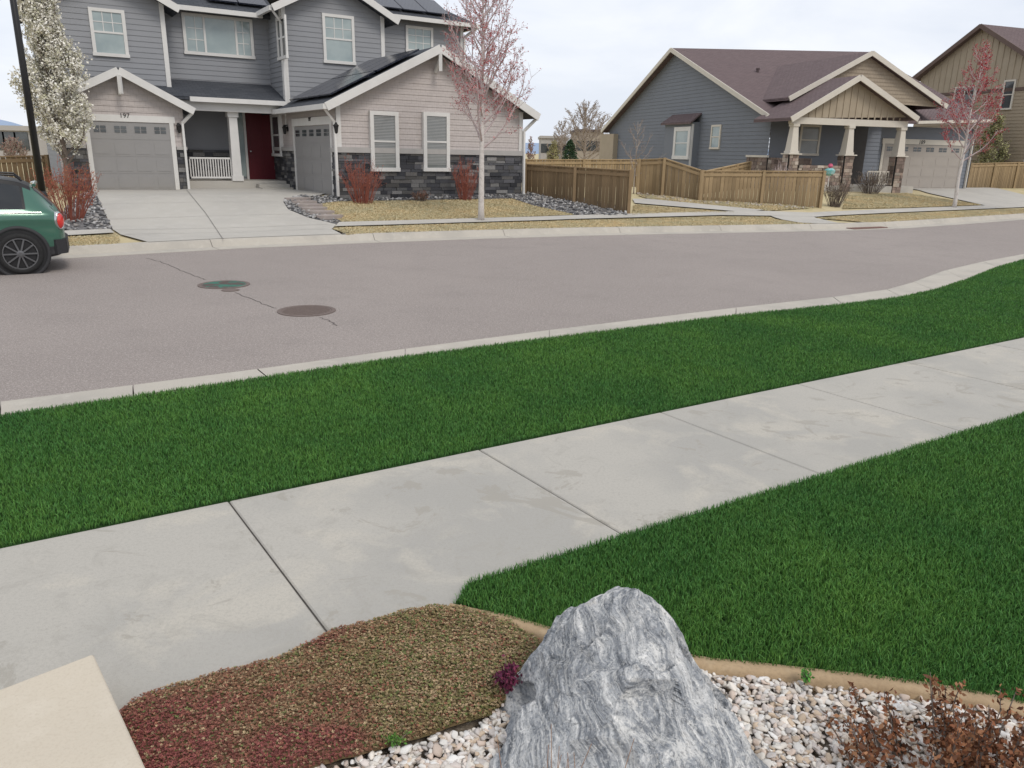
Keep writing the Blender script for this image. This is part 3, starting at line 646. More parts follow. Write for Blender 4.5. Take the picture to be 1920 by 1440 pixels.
def window(par,w,rc,trim,pale=True,mull=(),bar=True,fw=.10,blind=0,grid=0,out=.03):
    u0,u1,z0,z1=wrect(w,rc)
    if u1<u0: u0,u1=u1,u0
    g=MB(); o1=out+.035
    wbox(g,w,u0,u0+fw,z0,z1,0,o1); wbox(g,w,u1-fw,u1,z0,z1,0,o1); wbox(g,w,u0+fw,u1-fw,z1-fw,z1,0,o1-.002); wbox(g,w,u0-.02,u1+.02,z0-.02,z0+fw*.8,0,o1+.02)
    fo=g.build('window',trim,par)
    g=MB(); wbox(g,w,u0+fw*.8,u1-fw*.8,z0+fw*.6,z1-fw*.8,out-.019,out); g.build('pane',m_glassb if blind else (m_glassp if pale else m_glassd),fo)
    s=.028
    for m in mull: um=u0+(u1-u0)*m; g=MB(); wbox(g,w,um-.035,um+.035,z0+fw*.7,z1-fw*.7,out,out+.024); g.build('mullion',trim,fo)
    zm=(z0+z1)/2
    if bar: g=MB(); wbox(g,w,u0+fw*.8,u1-fw*.8,zm-s,zm+s,out,out+.022); g.build('sash_bar',trim,fo)
    for (ga,gb,gn,gm,gz0,gz1) in (grid or ()):
        g=MB(); A=u0+(u1-u0)*ga; B=u0+(u1-u0)*gb; Z0=z0+(z1-z0)*gz0; Z1=z0+(z1-z0)*gz1
        for i in range(1,gn): q=A+(B-A)*i/gn; wbox(g,w,q-.012,q+.012,Z0,Z1,out,out+.012)
        for i in range(1,gm): q=Z0+(Z1-Z0)*i/gm; wbox(g,w,A,B,q-.012,q+.012,out,out+.011)
        g.build('muntin',trim,fo)
    if blind:
        g=MB(); z=z1-fw-.05
        while z>z1-(z1-z0)*blind+fw:
            wbox(g,w,u0+fw,u1-fw,z,z+.022,out+.002,out+.005); z-=.045
        g.build('blind',m_blind,fo)
    return fo
def stones(par,w,u0,u1,z0,z1,pal,hr=(.07,.15),wr=(.16,.5),name='stone_veneer'):
    mb=MB(); z=z0
    while z<z1-.01:
        h=min(random.uniform(*hr),z1-z)
        if z1-z-h<.04: h=z1-z
        u=u0-random.uniform(0,.2)
        while u<u1:
            ww=random.uniform(*wr); a,b=max(u,u0),min(u+ww,u1)
            if b-a>.02:
                c=random.choice(pal); k=random.uniform(.7,1.3); wbox(mb,w,a+.004,b-.004,z+.004,z+h-.004,0,random.uniform(.05,.09),(c[0]*k,c[1]*k,c[2]*k))
            u+=ww
        z+=h
    wbox(mb,w,u0,u1,z0,z1-.003,.0,.045,(.03,.03,.03))
    if par is not None: return mb.build(name,m_stone,par)
    return mb
DK=[(.06,.062,.07),(.10,.10,.11),(.15,.15,.15),(.045,.046,.052),(.22,.215,.21),(.12,.115,.11),(.085,.085,.09)]
def gable(mb,fr,sL,sR,zE,sm,zR,t0,t1,th=.14,zEr=None):
    zEr=zE if zEr is None else zEr
    mb.slab([fr.P(sL,t0,zE),fr.P(sm,t0,zR),fr.P(sm,t1,zR),fr.P(sL,t1,zE)],th); mb.slab([fr.P(sm,t0,zR),fr.P(sR,t0,zEr),fr.P(sR,t1,zEr),fr.P(sm,t1,zR)],th)
def rake(par,mat,fr,sL,zE,sm,zR,sR,zEr,t,h=.2):
    d=Vector((0,0,-h/2+.03))
    mb=MB(); mb.beam(fr.P(sL,t,zE)+d,fr.P(sm,t,zR)+d,.05,h); mb.build('rake_board',mat,par)
    mb=MB(); mb.beam(fr.P(sm,t-.002,zR)+d,fr.P(sR,t-.002,zEr)+d,.05,h); mb.build('rake_board',mat,par)
def bm1(name,mat,par,*args):
    mb=MB(); mb.beam(*args); return mb.build(name,mat,par)
def wb1(name,mat,par,*args):
    mb=MB(); wbox(mb,*args); return mb.build(name,mat,par)
def text(par,w,string,px,py,size,mat,out=.05):
    cu=bpy.data.curves.new('txt','FONT'); cu.body=string; cu.size=size; cu.extrude=.01; cu.align_x='CENTER'; cu.align_y='CENTER'
    o=bpy.data.objects.new('txt',cu); col.objects.link(o); dg=bpy.context.evaluated_depsgraph_get(); me=bpy.data.meshes.new_from_object(o.evaluated_get(dg))
    u,z=wmap(w,px,py); fl=1 if w[1]=='t' else -1
    g=MB(); g.add([WP(w,u+fl*v.co.x,z+v.co.y,out+v.co.z) for v in me.vertices],[tuple(p.vertices) for p in me.polygons])
    bpy.data.objects.remove(o); bpy.data.curves.remove(cu); return g.build('house_number',mat,par)
def lamp(par,w,px,py):
    u,z=wmap(w,px,py); g=MB(); wbox(g,w,u-.05,u+.05,z-.06,z+.1,.02,.05); wbox(g,w,u-.03,u+.03,z+.12,z+.16,.04,.16)
    p=WP(w,u,z,.14); g.lathe(p+Vector((0,0,-.16)),(0,0,1),[(.03,0),(.05,.03),(.075,.2),(.085,.21),(.09,.23),(.03,.3)],8); g.build('wall_lamp',m_black,par)
def garagedoor(par,w,rect,mat,nwin,rows=4,cols=4):
    u0,u1,z0,z1=rect
    if u0>u1: u0,u1=u1,u0
    g=MB(); wbox(g,w,u0,u1,z0,z1,.0,.03); hs=(z1-z0)/rows
    for r_ in range(rows):
        wbox(g,w,u0+.001,u1-.001,z0+hs*r_+.012,z0+hs*(r_+1)-.012,.028,.036)
        if nwin and r_==rows-1: continue
        for c in range(cols):
            a=u0+(u1-u0)*c/cols; b=u0+(u1-u0)*(c+1)/cols; wbox(g,w,a+.07,b-.07,z0+hs*r_+.08,z0+hs*(r_+1)-.08,.03,.045)
    d=g.build('garage_door',mat,par)
    for c in range(nwin):
        a=u0+(u1-u0)*(c+.18)/nwin; b=u0+(u1-u0)*(c+.82)/nwin; zz0=z1-hs*.62; zz1=z1-hs*.2; g=MB()
        for i in range(2):
            for j in range(2):
                wbox(g,w,a+(b-a)*(i*.5+.04),a+(b-a)*(i*.5+.46),zz0+(zz1-zz0)*(j*.5+.05),zz0+(zz1-zz0)*(j*.5+.45),.03,.048)
        g.build('door_window',m_glassd,d)
    return u0,u1,z0,z1
# ------------------------------------------------------------------ house one
ZF=.56; ZB=.25; tA=28.2; tP=28.9; tB1=29.4; tB2=30.3; t3=28.6; tR=23.6
hr=root('two_storey_house',F1.P(8,30,ZF),'two storey grey lap sided house with red front door and two garages','house')
wA=(F1,'t',tA); wB1=(F1,'t',tB1); wB2=(F1,'t',tB2); w3=(F1,'t',t3); wR=(F1,'t',tR)
sL=F1.ft(tR,634,330)[0]; sR=F1.ft(tR,977,330)[0]; s3=sL+.02; wS=(F1,'s',sL)
sl1=F1.ft(tB1,86,90)[0]; sB=F1.ft(tB1,313,80)[0]; s3R=F1.ft(t3,720,60)[0]; s4R=F1.ft(tB2,868,80)[0]
zE2=F1.ft(tB2-.45,400,16)[1]; zE3=F1.ft(t3-.4,738,26)[1]; zE4=F1.ft(tB2-.45,800,34)[1]
m1=(sl1+sB)/2; m3=(s3+s3R)/2
g=MB(); lap(g,wB1,[(sl1,ZF),(sB,ZF),(sB,zE2),(m1,zE2+.5*(m1-sl1)),(sl1,zE2)])
lap(g,(F1,'s',sl1),[(tB1,ZF),(39,ZF),(39,zE2),(tB1,zE2)]); g.add([F1.P(sB,tB1,ZF),F1.P(sB,tB2,ZF),F1.P(sB,tB2,zE2),F1.P(sB,tB1,zE2)],[(0,1,2,3)]); g.build('wall',m_siding,hr)
g=MB(); lap(g,wB2,[(sB,ZF),(s3+.1,ZF),(s3+.1,zE2),(sB,zE2)]); g.build('wall',m_siding,hr)
g=MB(); lap(g,w3,[(s3,2.4),(s3R,2.4),(s3R,zE3),(m3,zE3+.5*(m3-s3)),(s3,zE3)])
lap(g,(F1,'s',s3),[(t3,2.4),(tB2,2.4),(tB2,zE3),(t3,zE3)]); g.add([F1.P(s3R,t3,2.4),F1.P(s3R,tB2,2.4),F1.P(s3R,tB2,zE3),F1.P(s3R,t3,zE3)],[(0,1,2,3)]); g.build('wall',m_siding,hr)
g=MB(); lap(g,wB2,[(s3R,ZF),(s4R,ZF),(s4R,zE4),(s3R,zE4)]); g.add([F1.P(s4R,tB2,ZF),F1.P(s4R,39,ZF),F1.P(s4R,39,zE4),F1.P(s4R,tB2,zE4)],[(0,1,2,3)]); g.build('wall',m_siding,hr)
ga0=F1.ft(tA,118,300)[0]; ga1=F1.ft(tA,351,300)[0]; zgE=F1.ft(tA-.35,362,204)[1]; gm=(ga0+ga1)/2
gz=F1.ft(tA-.35,222,127)[1]; pitchg=(gz-zgE)/((ga1-ga0)/2+.3)
smR=(sL+sR)/2; zeR=(F1.ft(tR-.4,600,198)[1]+F1.ft(tR-.4,996,210)[1])/2; zaR=F1.ft(tR-.4,815,84)[1]
k=(zaR-zeR)/((sR-sL)/2+.42)
zwl=zeR+.42*k-.12
g=MB(); lap(g,wA,[(ga0,ZF),(ga1,ZF),(ga1,zgE+.3*pitchg-.1),(gm,gz-.1),(ga0,zgE+.3*pitchg-.1)],.17,.02)
lap(g,(F1,'s',ga0),[(tA,ZF),(tB1,ZF),(tB1,zgE),(tA,zgE)],.17,.02); g.add([F1.P(ga1,tA,ZF),F1.P(ga1,tB2,ZF),F1.P(ga1,tB2,zgE+.1),F1.P(ga1,tA,zgE+.1)],[(0,1,2,3)]); g.build('shingle_wall',m_shingle,hr,uv=True)
g=MB(); lap(g,wR,[(sL,ZB),(sR,ZB),(sR,zwl),(smR,zaR-.12),(sL,zwl)],.17,.018)
lap(g,wS,[(tR,ZB),(tB2,ZB),(tB2,zwl-.1),(tR,zwl-.1)],.17,.018)
g.add([F1.P(sR,tR,ZB),F1.P(sR,34,ZB),F1.P(sR,34,zwl),F1.P(sR,tR,zwl)],[(0,1,2,3)])
g.build('shingle_wall',m_shingle,hr,uv=True)
g=MB(); rT=34.6
g.slab([F1.P(sB-.2,tB2-.45,zE2),F1.P(s3+.3,tB2-.45,zE2),F1.P(s3+.3,rT,zE2+.5*(rT-tB2+.45)),F1.P(sB-.2,rT,zE2+.5*(rT-tB2+.45))],.16)
g.slab([F1.P(s3R-.3,tB2-.45,zE4),F1.P(s4R+.45,tB2-.45,zE4),F1.P(s4R-3.2,rT,zE4+.5*(rT-tB2+.45)),F1.P(s3R-.3,rT,zE4+.5*(rT-tB2+.45))],.16)
g.slab([F1.P(s4R+.45,tB2-.45,zE4),F1.P(s4R+.45,39.4,zE4),F1.P(s4R-3.2,rT,zE4+2.37)],.16)
g.slab([F1.P(sl1,39.4,zE2),F1.P(sl1+1.4,rT,zE2+.5*(rT-tB2+.45)),F1.P(s4R-3.2,rT,zE4+2.37),F1.P(s4R+.45,39.4,zE4)],.16)
gable(g,F1,sl1-.45,sB+.4,zE2-.2,m1,zE2+.5*(m1-sl1)+.02,tB1-.45,36)
gable(g,F1,s3-.4,s3R+.4,zE3-.18,m3,zE3+.5*(m3-s3)+.02,t3-.45,rT)
roof=g.build('roof',m_roof1,hr,uv=True)
g=MB(); gable(g,F1,sL-.42,sR+.42,zeR,smR,zaR,tR-.4,31); wroof=g.build('wing_roof',m_roof1,hr,uv=True)
g=MB(); gable(g,F1,ga0-.35,ga1+.3,zgE,gm,gz,tA-.35,tB1); g.build('garage_roof',m_roof1,hr,uv=True)
pe=F1.ft(tP-.45,420,184)[1]; pt=F1.ft(tB2,400,153)[1]
g=MB(); g.slab([F1.P(ga1-.4,tP-.45,pe),F1.P(sL-.01,tP-.45,pe),F1.P(sL-.01,tB2,pt),F1.P(ga1-.9,tB2,pt)],.1); g.build('porch_roof',m_roof1,hr,uv=True)
def panel(par,a,u,v,n):
    g=MB(); th=n*.05; o=n*.09
    g.hexa([a+o,a+u+o,a+u+v+o,a+v+o,a+o+th,a+u+o+th,a+u+v+o+th,a+v+o+th]); g.build('solar_panel',m_solar,par,uv=True)
e0=F1.P(sL-.42,tR-.4,zeR); sl=F1.P(smR,tR-.4,zaR)-e0; nn=sl.cross(F1.n).normalized(); nn=nn if nn.z>0 else -nn; slu=sl.normalized()
for i in range(4):
    for j in range(2): panel(wroof,e0+slu*(.45+j*1.68)+F1.n*(.55+i*1.04),F1.n*1.0,slu*1.62,nn)
b0=F1.P(s3R+.25,tB2-.45,zE4); vv=Vector(F1.n)+Vector((0,0,.5)); vv.normalize(); n4=F1.d.cross(vv)
for i in range(3): panel(roof,b0+F1.d*(i*1.04+.2)+vv*.35,F1.d*1.0,vv*1.6,n4)
b0=F1.P(sB+1.6,tB2-.45,zE2)
for i in range(2): panel(roof,b0+F1.d*(i*1.04)+vv*.5,F1.d*1.0,vv*1.6,n4)
rake(hr,m_white,F1,sL-.42,zeR,smR,zaR,sR+.42,zeR,tR-.42,.24); rake(hr,m_white,F1,ga0-.35,zgE,gm,gz,ga1+.3,zgE,tA-.37,.22)
rake(hr,m_white,F1,s3-.4,zE3-.18,m3,zE3+.5*(m3-s3)+.02,s3R+.4,zE3-.18,t3-.47,.22); rake(hr,m_white,F1,sl1-.45,zE2-.2,m1,zE2+.5*(m1-sl1),sB+.4,zE2-.2,tB1-.47,.22)
dz=Vector((0,0,-.08))
for a,b in ((F1.P(sB+.3,tB2-.5,zE2),F1.P(s3-.3,tB2-.5,zE2)),(F1.P(s3R+.3,tB2-.5,zE4),F1.P(s4R+.5,tB2-.5,zE4)),(F1.P(ga1+.3,tP-.5,pe),F1.P(sL-.02,tP-.5,pe)),(F1.P(sL-.46,tR-.42,zeR),F1.P(sL-.46,t3,zeR)),(F1.P(sl1-.5,tB1-.4,zE2-.2),F1.P(sl1-.5,36,zE2-.2)),(F1.P(s3-.44,t3-.4,zE3-.18),F1.P(s3-.44,tB2,zE3-.18)),(F1.P(s4R+.5,tB2-.5,zE4),F1.P(s4R+.5,39,zE4))):
    bm1('gutter',m_white,hr,a+dz,b+dz,.11,.15)
for w,u,z0,z1 in ((wB1,sl1,ZF,zE2),(wB1,sB-.14,2.6,zE2),(w3,s3,2.6,zE3),(w3,s3R-.14,3,zE3),(wB2,s4R-.14,2.6,zE4),(wR,sL,1.75,zwl),(wR,sR-.14,1.75,zwl)):
    wb1('corner_board',m_white,hr,w,u,u+.14,z0,z1-.02,.0,.045)
wb1('corner_board',m_white,hr,(F1,'s',s3),t3,t3+.12,2.6,zE3,.0,.045)
g=MB(); g.box(F1,ga1,sL-.03,tP-.28,tP-.05,pe-.42,pe-.12); g.build('porch_beam',m_white,hr)
zst=(F1.ft(tR,640,284)[1]+F1.ft(tR,975,289)[1])/2-.04
stones(hr,wR,sL,sR,ZB,zst,DK)
gd0=F1.ft(tA,173,300)[0]; gd1=F1.ft(tA,325,300)[0]; zsa=F1.ft(tA,340,281)[1]
stones(hr,wA,ga0,gd0-.12,ZF,zsa,DK); stones(hr,wA,gd1+.12,ga1,ZF,zsa,DK)
td1=F1.fs(sL,557,300)[0]; td0=F1.fs(sL,624,300)[0]
stones(hr,wS,tR-.05,td0-.1,ZB,zst,DK); stones(hr,wS,td1+.12,tB2,ZF,zst,DK)
stones(hr,(F1,'t',tB2),ga1,F1.ft(tB2,444,300)[0],.8,F1.ft(tB2,400,281)[1],DK)
m_cap=ML('stone_cap_grey',(.40,.385,.37),[(5,.4,.7,(.33,.32,.31),.5)],.85)
for a in ((wR,sL-.1,sR+.02,zst,zst+.16,0,.12),(wA,ga0-.02,gd0-.13,zsa,zsa+.1,0,.11),(wA,gd1+.13,ga1+.02,zsa,zsa+.1,0,.11),(wS,td1+.13,tB2-.0,zst,zst+.12,0,.12),(wS,tR-.1,td0-.11,zst+.001,zst+.13,0,.115)): wb1('stone_cap',m_cap,hr,*a)
u0,u1,z0,z1=garagedoor(hr,wA,wrect(wA,(174,230,323,357)),m_gdoor,4,4,4)
def dtrim(par,mat,w,u0,u1,zb,z1,hw=.13,hh=.2):
    wb1('door_trim',mat,par,w,u0-hw,u0,zb,z1+.02,.0,.06); wb1('door_trim',mat,par,w,u1,u1+hw,zb,z1+.02,.0,.06); wb1('door_trim',mat,par,w,u0-hw-.05,u1+hw+.05,z1+.02,z1+hh,.0,.062)
dtrim(hr,m_white,wA,u0,u1,ZF,z1,.13,.22)
y1=F1.fs(sL,590,236)[1]; dtrim(hr,m_white,wS,td0,td1,ZF,y1,.12,.26)
garagedoor(hr,wS,(td0,td1,ZF,y1),m_gdoor,5,4,4)
text(hr,wA,'197',233,217,.20,m_black,.065); text(hr,wS,'197',584,224,.17,m_black,.065)
lamp(hr,wA,334,240); lamp(hr,wS,541,243); lamp(hr,wR,627,240)
zpf=F1.ft(tP,441,339)[1]; sc=F1.ft(tP,442,300)[0]; sPr=F1.ft(tP,478,340)[0]
g=MB(); g.box(F1,ga1,sL,tP-.1,tB2,ZF-.3,zpf); g.build('porch_floor',m_conc2,hr)
for k,(o,zt) in enumerate(((.45,zpf-.1),(.85,zpf-.2))):
    g=MB(); g.box(F1,sPr,sL-.1,tP-.1-o,tP-.1-o+.4,ZF-.4,zt); g.build('step',m_conc2,hr)
def sqcol(mb,c,fr,prof):
    for (h0,a0),(h1,a1) in zip(prof[:-1],prof[1:]):
        if h1-h0<1e-6: continue
        mb.hexa([c+fr.d*x*a0+fr.n*y*a0+Vector((0,0,h0)) for x,y in ((-1,-1),(1,-1),(1,1),(-1,1))]+[c+fr.d*x*a1+fr.n*y*a1+Vector((0,0,h1)) for x,y in ((-1,-1),(1,-1),(1,1),(-1,1))])
g=MB(); c=F1.P(sc,tP+.05,zpf)
H_=pe-.42-zpf; sqcol(g,c,F1,[(0,.19),(.18,.19),(.18,.19),(.181,.155),(H_-.16,.135),(H_-.159,.18),(H_,.18)]); g.build('column',m_white,hr)
g=MB(); za=F1.ft(tP,400,295)[1]; sa=F1.ft(tP,356,300)[0]; sb=sc-.17
g.box(F1,sa,sb,tP+.02,tP+.08,za-.06,za); g.box(F1,sa,sb,tP+.02,tP+.08,zpf+.08,zpf+.14)
nb=16
for i in range(nb+1):
    q=sa+(sb-sa)*i/nb; g.box(F1,q-.018,q+.018,tP+.03,tP+.07,zpf+.14,za-.06)
g.build('railing',m_white,hr)
u0,u1,z0,z1=wrect(wB2,(462,210,514,326)); z0=zpf
g=MB(); wbox(g,wB2,u0-.42,u0-.34,z0,z1+.1,.02,.09); wbox(g,wB2,u0-.08,u0,z0,z1+.1,.02,.09); wbox(g,wB2,u1,u1+.1,z0,z1+.1,.02,.09); wbox(g,wB2,u0-.42,u1+.1,z1,z1+.12,.021,.092); g.build('door_frame',m_white,hr)
g=MB(); wbox(g,wB2,u0,u1,z0,z1,.02,.05)
for a,b in ((.12,.45),(.55,.88)):
    for c_,d_ in ((.06,.38),(.45,.92)): wbox(g,wB2,u0+(u1-u0)*a,u0+(u1-u0)*b,z0+(z1-z0)*c_,z0+(z1-z0)*d_,.05,.06)
dr=g.build('front_door',m_red,hr); g=MB(); p=WP(wB2,u0+.1,z0+1.0,.06); g.lathe(p,-F1.n,[(.02,0),(.02,.05),(.035,.06),(.03,.09)],10); g.build('handle',m_chrome,dr)
g=MB(); wbox(g,wB2,u0-.34,u0-.08,z0+.1,z1,.02,.04); g.build('sidelight',m_glassp,hr)
window(hr,wB1,(170,17,237,105),m_white,True,grid=[(.1,.9,3,2,.5,.93)])
window(hr,wB2,(343,30,474,105),m_white,True,(.3,.75),False,grid=[(.07,.28,2,3,.08,.92),(.77,.93,2,3,.08,.92)])
window(hr,(F1,'s',s3),(522,30,539,111),m_white,False)
window(hr,w3,(605,28,664,119),m_white,True,grid=[(.1,.9,3,2,.5,.93)])
window(hr,wB2,(760,50,811,98),m_white,True,(),False,grid=[(.1,.9,3,3,.08,.92)])
window(hr,wR,(692,209,745,320),m_white,False,blind=.97,out=.11,fw=.12)
window(hr,wR,(791,211,840,320),m_white,False,blind=.97,out=.11,fw=.12)
window(hr,wS,(515,214,531,292),m_white,False,out=.1)
def spout(par,pts,mat=m_white): g=MB(); [g.beam(a,b,.09,.07,None,F1.d+Vector((.01,.02,.03))) for a,b in zip(pts[:-1],pts[1:])]; g.build('downspout',mat,par)
spout(hr,[F1.P(sL-.46,tR-.3,zeR-.12),F1.P(sL-.08,tR-.1,zeR-.5),F1.P(sL-.08,tR-.15,ZF)])
spout(hr,[F1.P(ga1+.25,tA-.3,zgE-.12),F1.P(ga1-.06,tA-.1,zgE-.45),F1.P(ga1-.06,tA-.15,ZF)])
spout(hr,[F1.P(sR+.4,tR-.3,zeR-.12),F1.P(sR+.02,tR-.09,zeR-.55),F1.P(sR+.02,tR-.15,ZF)])
spout(hr,[F1.P(s3-.4,t3-.35,zE3-.3),F1.P(s3-.02,t3-.08,zE3-.65),F1.P(s3-.02,t3-.08,3.2)])
spout(hr,[F1.P(s4R+.4,tB2-.45,zE4-.15),F1.P(s4R+.02,tB2-.08,zE4-.5),F1.P(s4R+.02,tB2-.08,3.2)])
for sm_,zz,tt in ((smR,zaR,tR),(gm,gz,tA)):
    g=MB(); a=F1.P(sm_,tt-.4,zz-.2); g.beam(a,a-Vector((0,0,.55)),.1,.1); g.beam(F1.P(sm_,tt-.02,zz-.75),F1.P(sm_,tt-.4,zz-.35),.08,.08); g.build('gable_bracket',m_white,hr)
# ------------------------------------------------------------------ house two
t2W=32.9; t2P=30.7; t2G=34.0; Z2=.55
w2s=F2.ft(t2W,1441,280)[0]
h2=root('ranch_house',F2.P(w2s+7,t2W+5,Z2),'single storey blue grey house with brown roof and stone based porch columns','house')
WW=(F2,'t',t2W); WL=(F2,'s',w2s); WG=(F2,'t',t2G)
tb,zb_=F2.fs(w2s-.4,1129,244); ta,za2=F2.fs(w2s-.4,1260,90); tf,zf2=F2.fs(w2s-.4,1432,216)
tf=min(tf,t2W-.4)
sWe=F2.ft(t2W,1646,290)[0]
g=MB(); lap(g,WL,[(t2W,Z2),(tb-.4,Z2),(tb-.4,zb_+.1),(ta,za2-.12),(t2W,zf2+.15)],.19,.022); g.build('wall',m_siding2,h2)
g=MB(); lap(g,WW,[(w2s,Z2),(sWe,Z2),(sWe,zf2),(w2s,zf2)],.19,.022); g.add([F2.P(sWe,t2W,Z2),F2.P(sWe,t2G,Z2),F2.P(sWe,t2G,zf2),F2.P(sWe,t2W,zf2)],[(0,1,2,3)]); g.build('wall',m_siding2,h2)
gr=wrect(WG,(1652,272,1797,349)); gL,gR,gZ0,gZ1=gr
g=MB(); lap(g,WG,[(sWe-.2,Z2),(gR+.8,Z2),(gR+.8,gZ1+.9),(sWe-.2,gZ1+.9)],.19,.022)
g.add([F2.P(gR+.8,t2G,Z2),F2.P(gR+.8,tb,Z2),F2.P(gR+.8,tb,gZ1+.9),F2.P(gR+.8,t2G,gZ1+.9)],[(0,1,2,3)])
g.build('wall',m_siding2,h2)
rs,rz=F2.ft(ta,1632,97)
g=MB(); sR2=gR+1.2
ge=F2.ft(t2G-.5,1800,221)[1]
g.slab([F2.P(w2s-.45,tf,zf2),F2.P(w2s+8.5,tf,zf2),F2.P(rs+.2,ta,rz),F2.P(w2s-.45,ta,za2)],.16)
g.slab([F2.P(w2s+8.5,tf,zf2),F2.P(sR2,t2G-.5,ge),F2.P(sR2,ta,ge+1.2),F2.P(rs+.2,ta,rz)],.16)
g.slab([F2.P(w2s-.45,ta,za2),F2.P(rs+.2,ta,rz),F2.P(sR2,tb,zb_),F2.P(w2s-.45,tb,zb_)],.16)
g.slab([F2.P(rs+.2,ta,rz),F2.P(sR2,ta,ge+1.2),F2.P(sR2,tb,zb_)],.16)
roof2=g.build('roof',m_roof2,h2,uv=True)
tc_=t2W-.6; ca=F2.ft(tc_,1636,96); cl_=F2.ft(tc_,1480,182); cr=F2.ft(tc_,1776,197)
g=MB(); lap(g,(F2,'t',tc_+.3),[(cl_[0]+.2,cl_[1]-.1),(cr[0]-.2,cr[1]-.1),(ca[0],ca[1]-.15)],.17,.02); g.build('gable_wall',m_tan_sh,h2,uv=True)
g=MB(); gable(g,F2,cl_[0],cr[0],cl_[1],ca[0],ca[1],tc_,ta,.14,cr[1]); g.build('cross_roof',m_roof2,h2,uv=True)
pa=F2.ft(t2P-.4,1614,141); pl_=F2.ft(t2P-.4,1484,220); pr=F2.ft(t2P-.4,1722,220)
g=MB(); gable(g,F2,pl_[0],pr[0],pl_[1],pa[0],pa[1],t2P-.4,t2W+.2,.14,pr[1]); g.build('porch_roof',m_roof2,h2,uv=True)
zbm=(pl_[1]+pr[1])/2-.05
g=MB(); g.add([F2.P(pl_[0]+.3,t2P,pl_[1]),F2.P(pr[0]-.3,t2P,pr[1]),F2.P(pa[0],t2P,pa[1]-.15)],[(0,1,2)])
q=pl_[0]+.5
while q<pr[0]-.4:
    zt=pa[1]-.2-abs(q-pa[0])*(pa[1]-zbm)/((pr[0]-pl_[0])/2)
    if zt>zbm+.1: g.box(F2,q-.03,q+.03,t2P-.03,t2P,zbm,zt)
    q+=.36
g.build('board_gable',m_tan,h2)
rake(h2,m_cream,F2,pl_[0],pl_[1],pa[0],pa[1],pr[0],pr[1],t2P-.42,.24); rake(h2,m_cream,F2,cl_[0],cl_[1],ca[0],ca[1],cr[0],cr[1],tc_-.02,.22)
d=Vector((0,0,-.09)); bm1('rake_board',m_cream,h2,F2.P(w2s-.47,tf,zf2)+d,F2.P(w2s-.47,ta,za2)+d,.05,.22); bm1('rake_board',m_cream,h2,F2.P(w2s-.472,ta,za2)+d,F2.P(w2s-.472,tb,zb_)+d,.05,.22)
g=MB(); g.box(F2,pl_[0]+.25,pr[0]-.25,t2P-.1,t2P+.12,zbm-.30,zbm-.02); g.build('porch_beam',m_cream,h2)
bm1('gutter',m_cream,h2,F2.P(w2s-.4,tf-.05,zf2-.08),F2.P(pl_[0]+.2,tf-.05,zf2-.08),.1,.14); bm1('gutter',m_cream,h2,F2.P(w2s+8.2,tf-.05,zf2-.08),F2.P(sR2,t2G-.55,ge-.08),.1,.14)
LS=[(.33,.25,.20),(.25,.19,.16),(.40,.33,.27),(.19,.145,.12),(.46,.40,.34),(.30,.225,.19)]
zpf2=.80
g=MB(); g.box(F2,w2s,F2.ft(t2P,1715,300)[0],t2P-.2,t2W,Z2-.4,zpf2); g.build('porch_floor',m_conc2,h2)
zcap=F2.ft(t2P,1590,292)[1]
for px in (1486,1590,1687):
    s_=F2.ft(t2P,px,270)[0]; c=F2.P(s_,t2P+.02,zcap+.05); g=MB(); H_=zbm-.30-zcap-.05; sqcol(g,c,F2,[(0,.23),(.10,.23),(.101,.205),(H_-.12,.13),(H_-.119,.17),(H_,.17)]); g.build('column',m_cream,h2)
    g=MB()
    for w_,a_,b_ in (((F2,'t',t2P-.18),s_-.24,s_+.24),((F2,'s',s_-.24),t2P-.18,t2P+.2)):
        q=stones(None,w_,a_,b_,Z2-.1,zcap,LS,(.1,.2),(.15,.35)); b_0=len(g.v); g.v+=q.v; g.c+=q.c; g.f+=[tuple(i+b_0 for i in f) for f in q.f]
    g.box(F2,s_-.23,s_+.23,t2P-.16,t2P+.2,Z2-.1,zcap-.01,(.2,.16,.13)); g.build('column_base',m_stone,h2)
    g=MB(); g.box(F2,s_-.35,s_+.35,t2P-.3,t2P+.3,zcap,zcap+.05); g.build('base_cap',m_cream,h2)
s0_=F2.ft(t2P,1486,300)[0]; s1_=F2.ft(t2P,1590,300)[0]
stones(h2,(F2,'t',t2P-.06),s0_+.3,s1_-.3,Z2-.1,zcap-.45,LS,(.1,.2),(.15,.4)); stones(h2,WL,t2W-.05,t2W+1.6,Z2-.1,zcap-.15,LS,(.1,.2),(.15,.4)); stones(h2,WW,w2s,w2s+2.5,Z2,zcap-.15,LS,(.1,.2),(.15,.4))
wb1('stone_cap',m_cream,h2,WL,t2W-.1,t2W+1.65,zcap-.15,zcap-.05,0,.12)
g=MB(); sa=F2.ft(t2P,1628,320)[0]; sb=F2.ft(t2P,1668,320)[0]; g.box(F2,sa,sb,t2P,t2P+.06,zpf2+.62,zpf2+.68); g.box(F2,sa,sb,t2P,t2P+.06,zpf2+.06,zpf2+.12)
for i in range(10): q=sa+(sb-sa)*i/9; g.box(F2,q-.016,q+.016,t2P+.01,t2P+.05,zpf2+.1,zpf2+.63)
g.build('railing',m_cream,h2)
window(h2,WW,(1498,234,1536,291),m_cream,False,blind=.97,out=.035)
u0,u1,z0,z1=wrect(WW,(1598,238,1622,312)); g=MB(); wbox(g,WW,u0,u1,zpf2,z1,.03,.06); g.build('front_door',ML('dark_door',(.035,.03,.028),[(4,.4,.7,(.05,.045,.04),.5)],.5),h2)
garagedoor(h2,WG,(gL,gR,Z2,gZ1),m_gdoor2,6,4,6)
